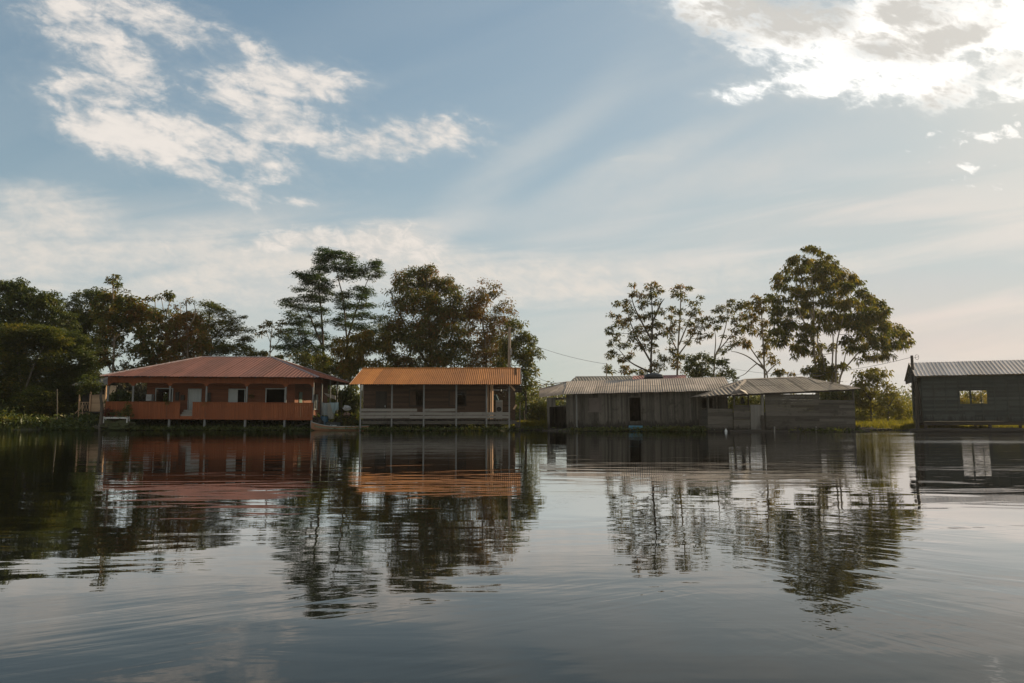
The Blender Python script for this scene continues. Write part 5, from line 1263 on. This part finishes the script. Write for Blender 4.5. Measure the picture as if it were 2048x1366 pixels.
# white plant stand in front of the orange railing, with its plants
D = 60.9; a = P(208.5, 836, D); b_ = P(257.5, 836, D); rt = thing('plant_stand', 'long white plant stand in front of the left end of the orange railing', 'plant stand', (a.x, D, 0))
L_ = b_.x-a.x; z_ = P(0, 836, D).z; mb = MB(); mb.box(0, L_, -.16, -.13, z_-.05, z_+.08); mb.box(0, L_, .13, .16, z_-.05, z_+.08); mb.box(0, L_, -.129, .129, z_-.045, z_-.015); mb.build('trough', M_white, rt)
for x_ in (.04, L_-.04):
    for y_ in (-.17, .17): mb = MB(); mb.box(x_-.03, x_+.03, y_-.028, y_+.028, z_-.38, z_+.14); mb.build('leg', M_white, rt)
def plant(label, x, y, blobs, style, mat, sz, bz, D=60.9, name='potted_plant', **k):
    tree(name, label, D, [[(x, 835), (x, y)]], blobs, style, mat, k.pop('dens', 3.0), cat='plant', sz=sz, bz=bz, r0=.03, **k)
LM['crimson'] = leafmat('crimson_leaf', [(0, (.05, .014, .014)), (.6, (.12, .022, .024)), (1, (.09, .05, .02))], .3)
plant('dark red leaved plant at the left end of the white stand', 218, 825, [(215, 822, 6, 6), (221, 824, 5, 6), (206, 823, 4, 3), (218, 830, 6, 4)], 'bunch', 'crimson', .5, z_-.02)
plant('small green plant second from the left in the white stand', 228, 828, [(226, 827, 4, 5), (230, 829, 4, 4)], 'bunch', 'deep', .5, z_-.02)
plant('bushy dark green plant right of centre in the white stand', 241, 827, [(239, 825, 4, 5), (244, 827, 5, 5), (241, 831, 6, 3)], 'bunch', 'deep', .5, z_-.02)
plant('tallest reddish green plant at the right end of the white stand', 256, 815, [(260, 808, 3, 4), (256, 816, 6, 5), (253, 820, 4, 4), (257, 824, 7, 6), (255, 830, 7, 4)], 'bunch', 'olive', .5, z_-.02)
plant('small hanging plant on the rail at the post left of the steps', 333, 805, [(333, 806, 3.5, 3.2), (336, 804.5, 2.5, 2)], 'fine', 'deep', .4, P(0, 806, 61.8).z, 61.8, 'hanging_plant', limbs=False)
plant('small hanging plant on the rail at the post right of the pale door', 411, 806, [(410, 807.5, 3.5, 3), (413, 805.5, 2.5, 2)], 'fine', 'deep', .4, P(0, 807, 61.8).z, 61.8, 'hanging_plant', limbs=False)
plant('dry brown plant hung on the orange wall right of the shuttered window', 500, 790, [(499, 789, 3.5, 3), (502, 792, 2.5, 3)], 'fine', 'olive', .45, P(0, 794, 63.85).z, 63.85, 'hanging_plant', limbs=False)

# shed oddments
q = P(1485, 800, 56.9); rt = thing('hanging_bag', 'black bag hanging under the broken corner of the shed roof', 'bag', (q.x, 56.9, P(0, 808, 56.9).z))
mb = MB(); mb.lathe([(.02, 0), (.12, .03), (.15, .16), (.12, .33), (.05, .46), (.025, .5)], 14); mb.build('body', M_black, rt, True)
mb = MB(); mb.tube([(0, 0, .5), (.01, 0, .85)], .01, 5); mb.build('cord', M_black, rt)
q = P(1526, 836, 55.4); rt = thing('rolled_net', 'dark bundle propped in the gap beside the pale shed door', 'bundle', (q.x, 55.45, .02))
mb = MB(); mb.tube([(0, 0, 0), (.02, .02, .45), (-.01, 0, .85), (-.02, .05, 1.1)], [.12, .13, .15, .10], 10); mb.build('body', M_darkv, rt)
mb = MB(); mb.lathe([(.145, -.02), (.155, 0), (.145, .02)], 12, (0, 0, .6)); mb.build('tie', M_black, rt)
q = P(1452, 862, 55.0); rt = thing('white_float', 'small white bottle float bobbing at the corner of the shed', 'float', (q.x, 55.0, -.04))
mb = MB(); mb.lathe([(.03, -.06), (.085, -.02), (.09, .12), (.06, .18), (.03, .21), (.03, .25)], 14); mb.build('bottle', M_white, rt, True)
mb = MB(); mb.lathe([(.036, .245), (.036, .28)], 12); mb.build('cap', M_trim, rt)
# logs, stakes, planks by the shore
def log(label, a, b_, D, r_, z_=.02, mat=M_darkw):
    p, q = P(*a, D), P(*b_, D); p.z = q.z = z_; c_ = (p+q)/2; mb = MB()
    mb.tube([p-c_, (p-q)*.12+Vector((0, .08, .03)), q-c_], [r_*1.1, r_, r_*.8], 10); ob = mb.build('floating_log', mat); ob.location = c_
    tag(ob, label, 'log', 'logs along the shore')
log('thick dark log at the waterline right beside the shed', (1716, 857), (1748, 857), 60.5, .14, .10)
log('long thin dark log floating in front of the sunny bank', (1722, 861), (1842, 860), 60, .10, .03)
log('short stubby log just left of the right house posts', (1795, 855), (1842, 854), 61.2, .13, .14)
log('dark log floating under the left half of the orange house', (262, 856), (352, 857), 61.4, .10, .03)
log('dark log floating under the middle of the orange house', (365, 856), (470, 855), 61.9, .09, .04)
log('thin log at the waterline under the brown house', (880, 860), (960, 861), 60.3, .08, .02)
log('pale log lying at the edge left of the long grey house', (1042, 861), (1088, 860), 61.3, .10, .04)
q = P(1914, 852, 61); mb = MB(); mb.box(-.25, .25, -.06, .06, 0, .03); mb.box(.20, .25, -.06, .06, .031, .10); ob = mb.build('white_plank', M_white); ob.location = (q.x, 61, .32); ob.rotation_euler = (0, R(28), 0); tag(ob, 'short white plank lying on the grass behind the right house stilts', 'plank')
def stake(label, a, b_, D, r_, mat=M_darkv, name='wooden_stake', group='stakes at the left shore'):
    p, q = P(*a, D), P(*b_, D); mb = MB(); m_ = (p+q)/2-p+Vector((.03, 0, 0)); mb.tube([Vector((0, 0, -.5)), m_, q-p], [r_, r_*.95, r_*.8], 7)
    ob = mb.build(name, mat); ob.location = p; tag(ob, label, 'stake', group)
stake('tall thin stake in the water below the left trees', (113.5, 857), (114, 778), 66, .055, M_bark_d)
stake('short dark stake nearest the hut stair', (148, 857), (148, 832), 66, .075)
stake('short dark stake midway between the tall stake and the stair', (131, 857), (131, 836), 66.5, .07)
for k, x_ in enumerate((84, 90, 95)):
    stake(['pale fence post', 'grey fence post', 'crooked fence post'][k]+' '+['leftmost', 'in the middle', 'rightmost'][k]+' of the three on the dark left bank', (x_, 845), (x_+(1 if k == 2 else 0), 828), 74, .06, M_rail, 'fence_post', 'fence posts on the left bank')
stake('thin dark pole leaning against the bush left of the long house', (1058, 857), (1048, 838), 66, .04, M_bark_d, 'leaning_stick', 'sticks on the sunny bank')
stake('upright dark stick in the sunny gap left of the long house', (1049, 857), (1048, 822), 67, .05, M_bark_d, 'leaning_stick', 'sticks on the sunny bank')

# poles and power lines
def pole(name, label, x, y0, y1, D, r_, mat=M_bark_p, lean=0.0):
    b_ = P(x, 840, D); g = float(land_z(np.array(b_.x), np.array(D))); t = P(x+lean, y1, D); o_ = Vector((b_.x, D, g))
    rt = thing(name, label, 'pole', o_); mb = MB(); mb.tube([(0, 0, -.5), (t-o_)*.5, t-o_], [r_, r_*.9, r_*.75], 9); mb.build('shaft', mat, rt); return rt, t, o_
rt, t1, o_ = pole('utility_pole', 'tall wooden utility pole rising behind the right end of the ochre roof', 1017.5, 770, 654, 73.5, .16, lean=1.5)
p_ = P(1021.5, 703, 73.3)-o_; mb = MB(); mb.box(p_.x-.07, p_.x+.10, p_.y-.12, p_.y+.10, p_.z-.33, p_.z+.30); mb.build('meter_box', plain('grey_box_metal', (.26, .25, .22), .5), rt)
mb = MB(); q = t1-o_; mb.beam(q+Vector((-.35, 0, -.25)), q+Vector((.35, 0, -.25)), .07, .09); mb.build('cross_arm', M_bark_d, rt)
rt, t2, o_ = pole('thin_pole', 'thin pole standing above the grey tile roof', 1213, 760, 726, 73, .055, M_bark_p)
p_ = P(1258, 753, 73)-o_; q_ = P(1241, 733, 73)-o_; mb = MB(); mb.tube([p_, q_], .035, 6); mb.build('stay', M_bark_d, rt)
f = Frame(bpy.data.objects['sided_house'], R(-.4))
b_ = f.M@f.at(1827.5, 775, .9); t3 = f.M@f.at(1823.5, 711, .9); rt = thing('roof_pole', 'stubby leaning pole above the gable of the dark right house', 'pole', b_)
mb = MB(); mb.tube([(0, 0, 0), (t3-b_)*.5, t3-b_], [.10, .10, .095], 8); mb.build('shaft', M_darkv, rt)
mb = MB(); c_ = f.M@f.at(1834, 714.5, .9)-b_; mb.tube([c_+Vector((.13*math.cos(k*.5)+.02*math.sin(k), .03*math.sin(k), .19*math.sin(k*.5))) for k in range(14)]+[t3-b_-Vector((0, 0, .2))], .014, 5); mb.build('wire_coil', M_black, rt)
def wire(name, label, a, b_, sag, r_=.014):
    o_ = (a+b_)/2; mb = MB(); mb.tube([a.lerp(b_, k/16)-o_+Vector((0, 0, -sag*4*(k/16)*(1-k/16))) for k in range(17)], r_, 5)
    ob = mb.build(name, M_black); ob.location = o_; tag(ob, label, 'wire', 'overhead wires')
wire('power_line', 'long thin wire from the tall utility pole to the thin pole over the grey roof', P(1019, 671, 73.5), P(1213, 728, 73), .35)
wire('power_line', 'upper of the two short wires falling to the left end of the long grey roof', P(1019, 700, 73.4), P(1112, 766, 63), .7)
wire('power_line', 'lower of the two short wires falling to the left end of the long grey roof', P(1019, 730, 73.4), P(1104, 769, 62.5), .45)
wire('power_line', 'wire running left from the leaning pole on the dark right house', t3+Vector((0, 0, -.12)), P(1466, 737, 84), .9)

# floating weeds round the floats; shade under the houses is in their leaf colour
def float_weeds(name, label, spots, mat):
    Vs, Fs, nv = [], [], 0
    for px, py, D, rx, n in spots:
        c_ = P(px, py, D); m_ = n
        pos = np.stack([c_.x+rng.normal(0, rx, m_), D+rng.normal(0, .35, m_), np.abs(rng.normal(0, .10, m_))], 1)
        d = rng.normal(0, 1, (m_, 3)); d[:, 2] = np.abs(d[:, 2])*.9+.15
        V, F = leaves(pos, d, .30, .08, .25); Vs.append(V); Fs.append(F+nv); nv += len(V)
    tag(np_mesh(name, np.concatenate(Vs), np.concatenate(Fs), LM[mat]), label, 'weeds', kind='stuff')
float_weeds('floating_weeds', 'dark floating weeds along the foot of the long grey house and the banks',
            [(1330, 857, 57.4, .8, 900), (1365, 857, 57.2, .8, 900), (1400, 858, 56.6, .7, 700), (1300, 858, 57.6, .5, 300), (1240, 859, 58, 1.2, 300), (1180, 861, 58.6, 1.2, 200), (1660, 862, 54.9, 1.2, 250),
             (300, 858, 61.2, 2.0, 500), (420, 858, 61.4, 2.0, 450), (540, 858, 61.5, 1.5, 300), (230, 858, 61, 1.0, 400), (760, 859, 59.3, 1.0, 350), (830, 859, 59.2, 1.2, 450), (920, 859, 59.3, 1.2, 400), (985, 859, 59.4, .8, 300), (370, 857, 61.2, 2.0, 500), (480, 857, 61.3, 2.0, 500), (580, 857, 61.4, 1.2, 350), (1060, 861, 61.6, .7, 350), (1760, 858, 61, 1.6, 500), (80, 858, 64, 2.5, 900), (170, 858, 62.5, 1.2, 500)], 'deep')
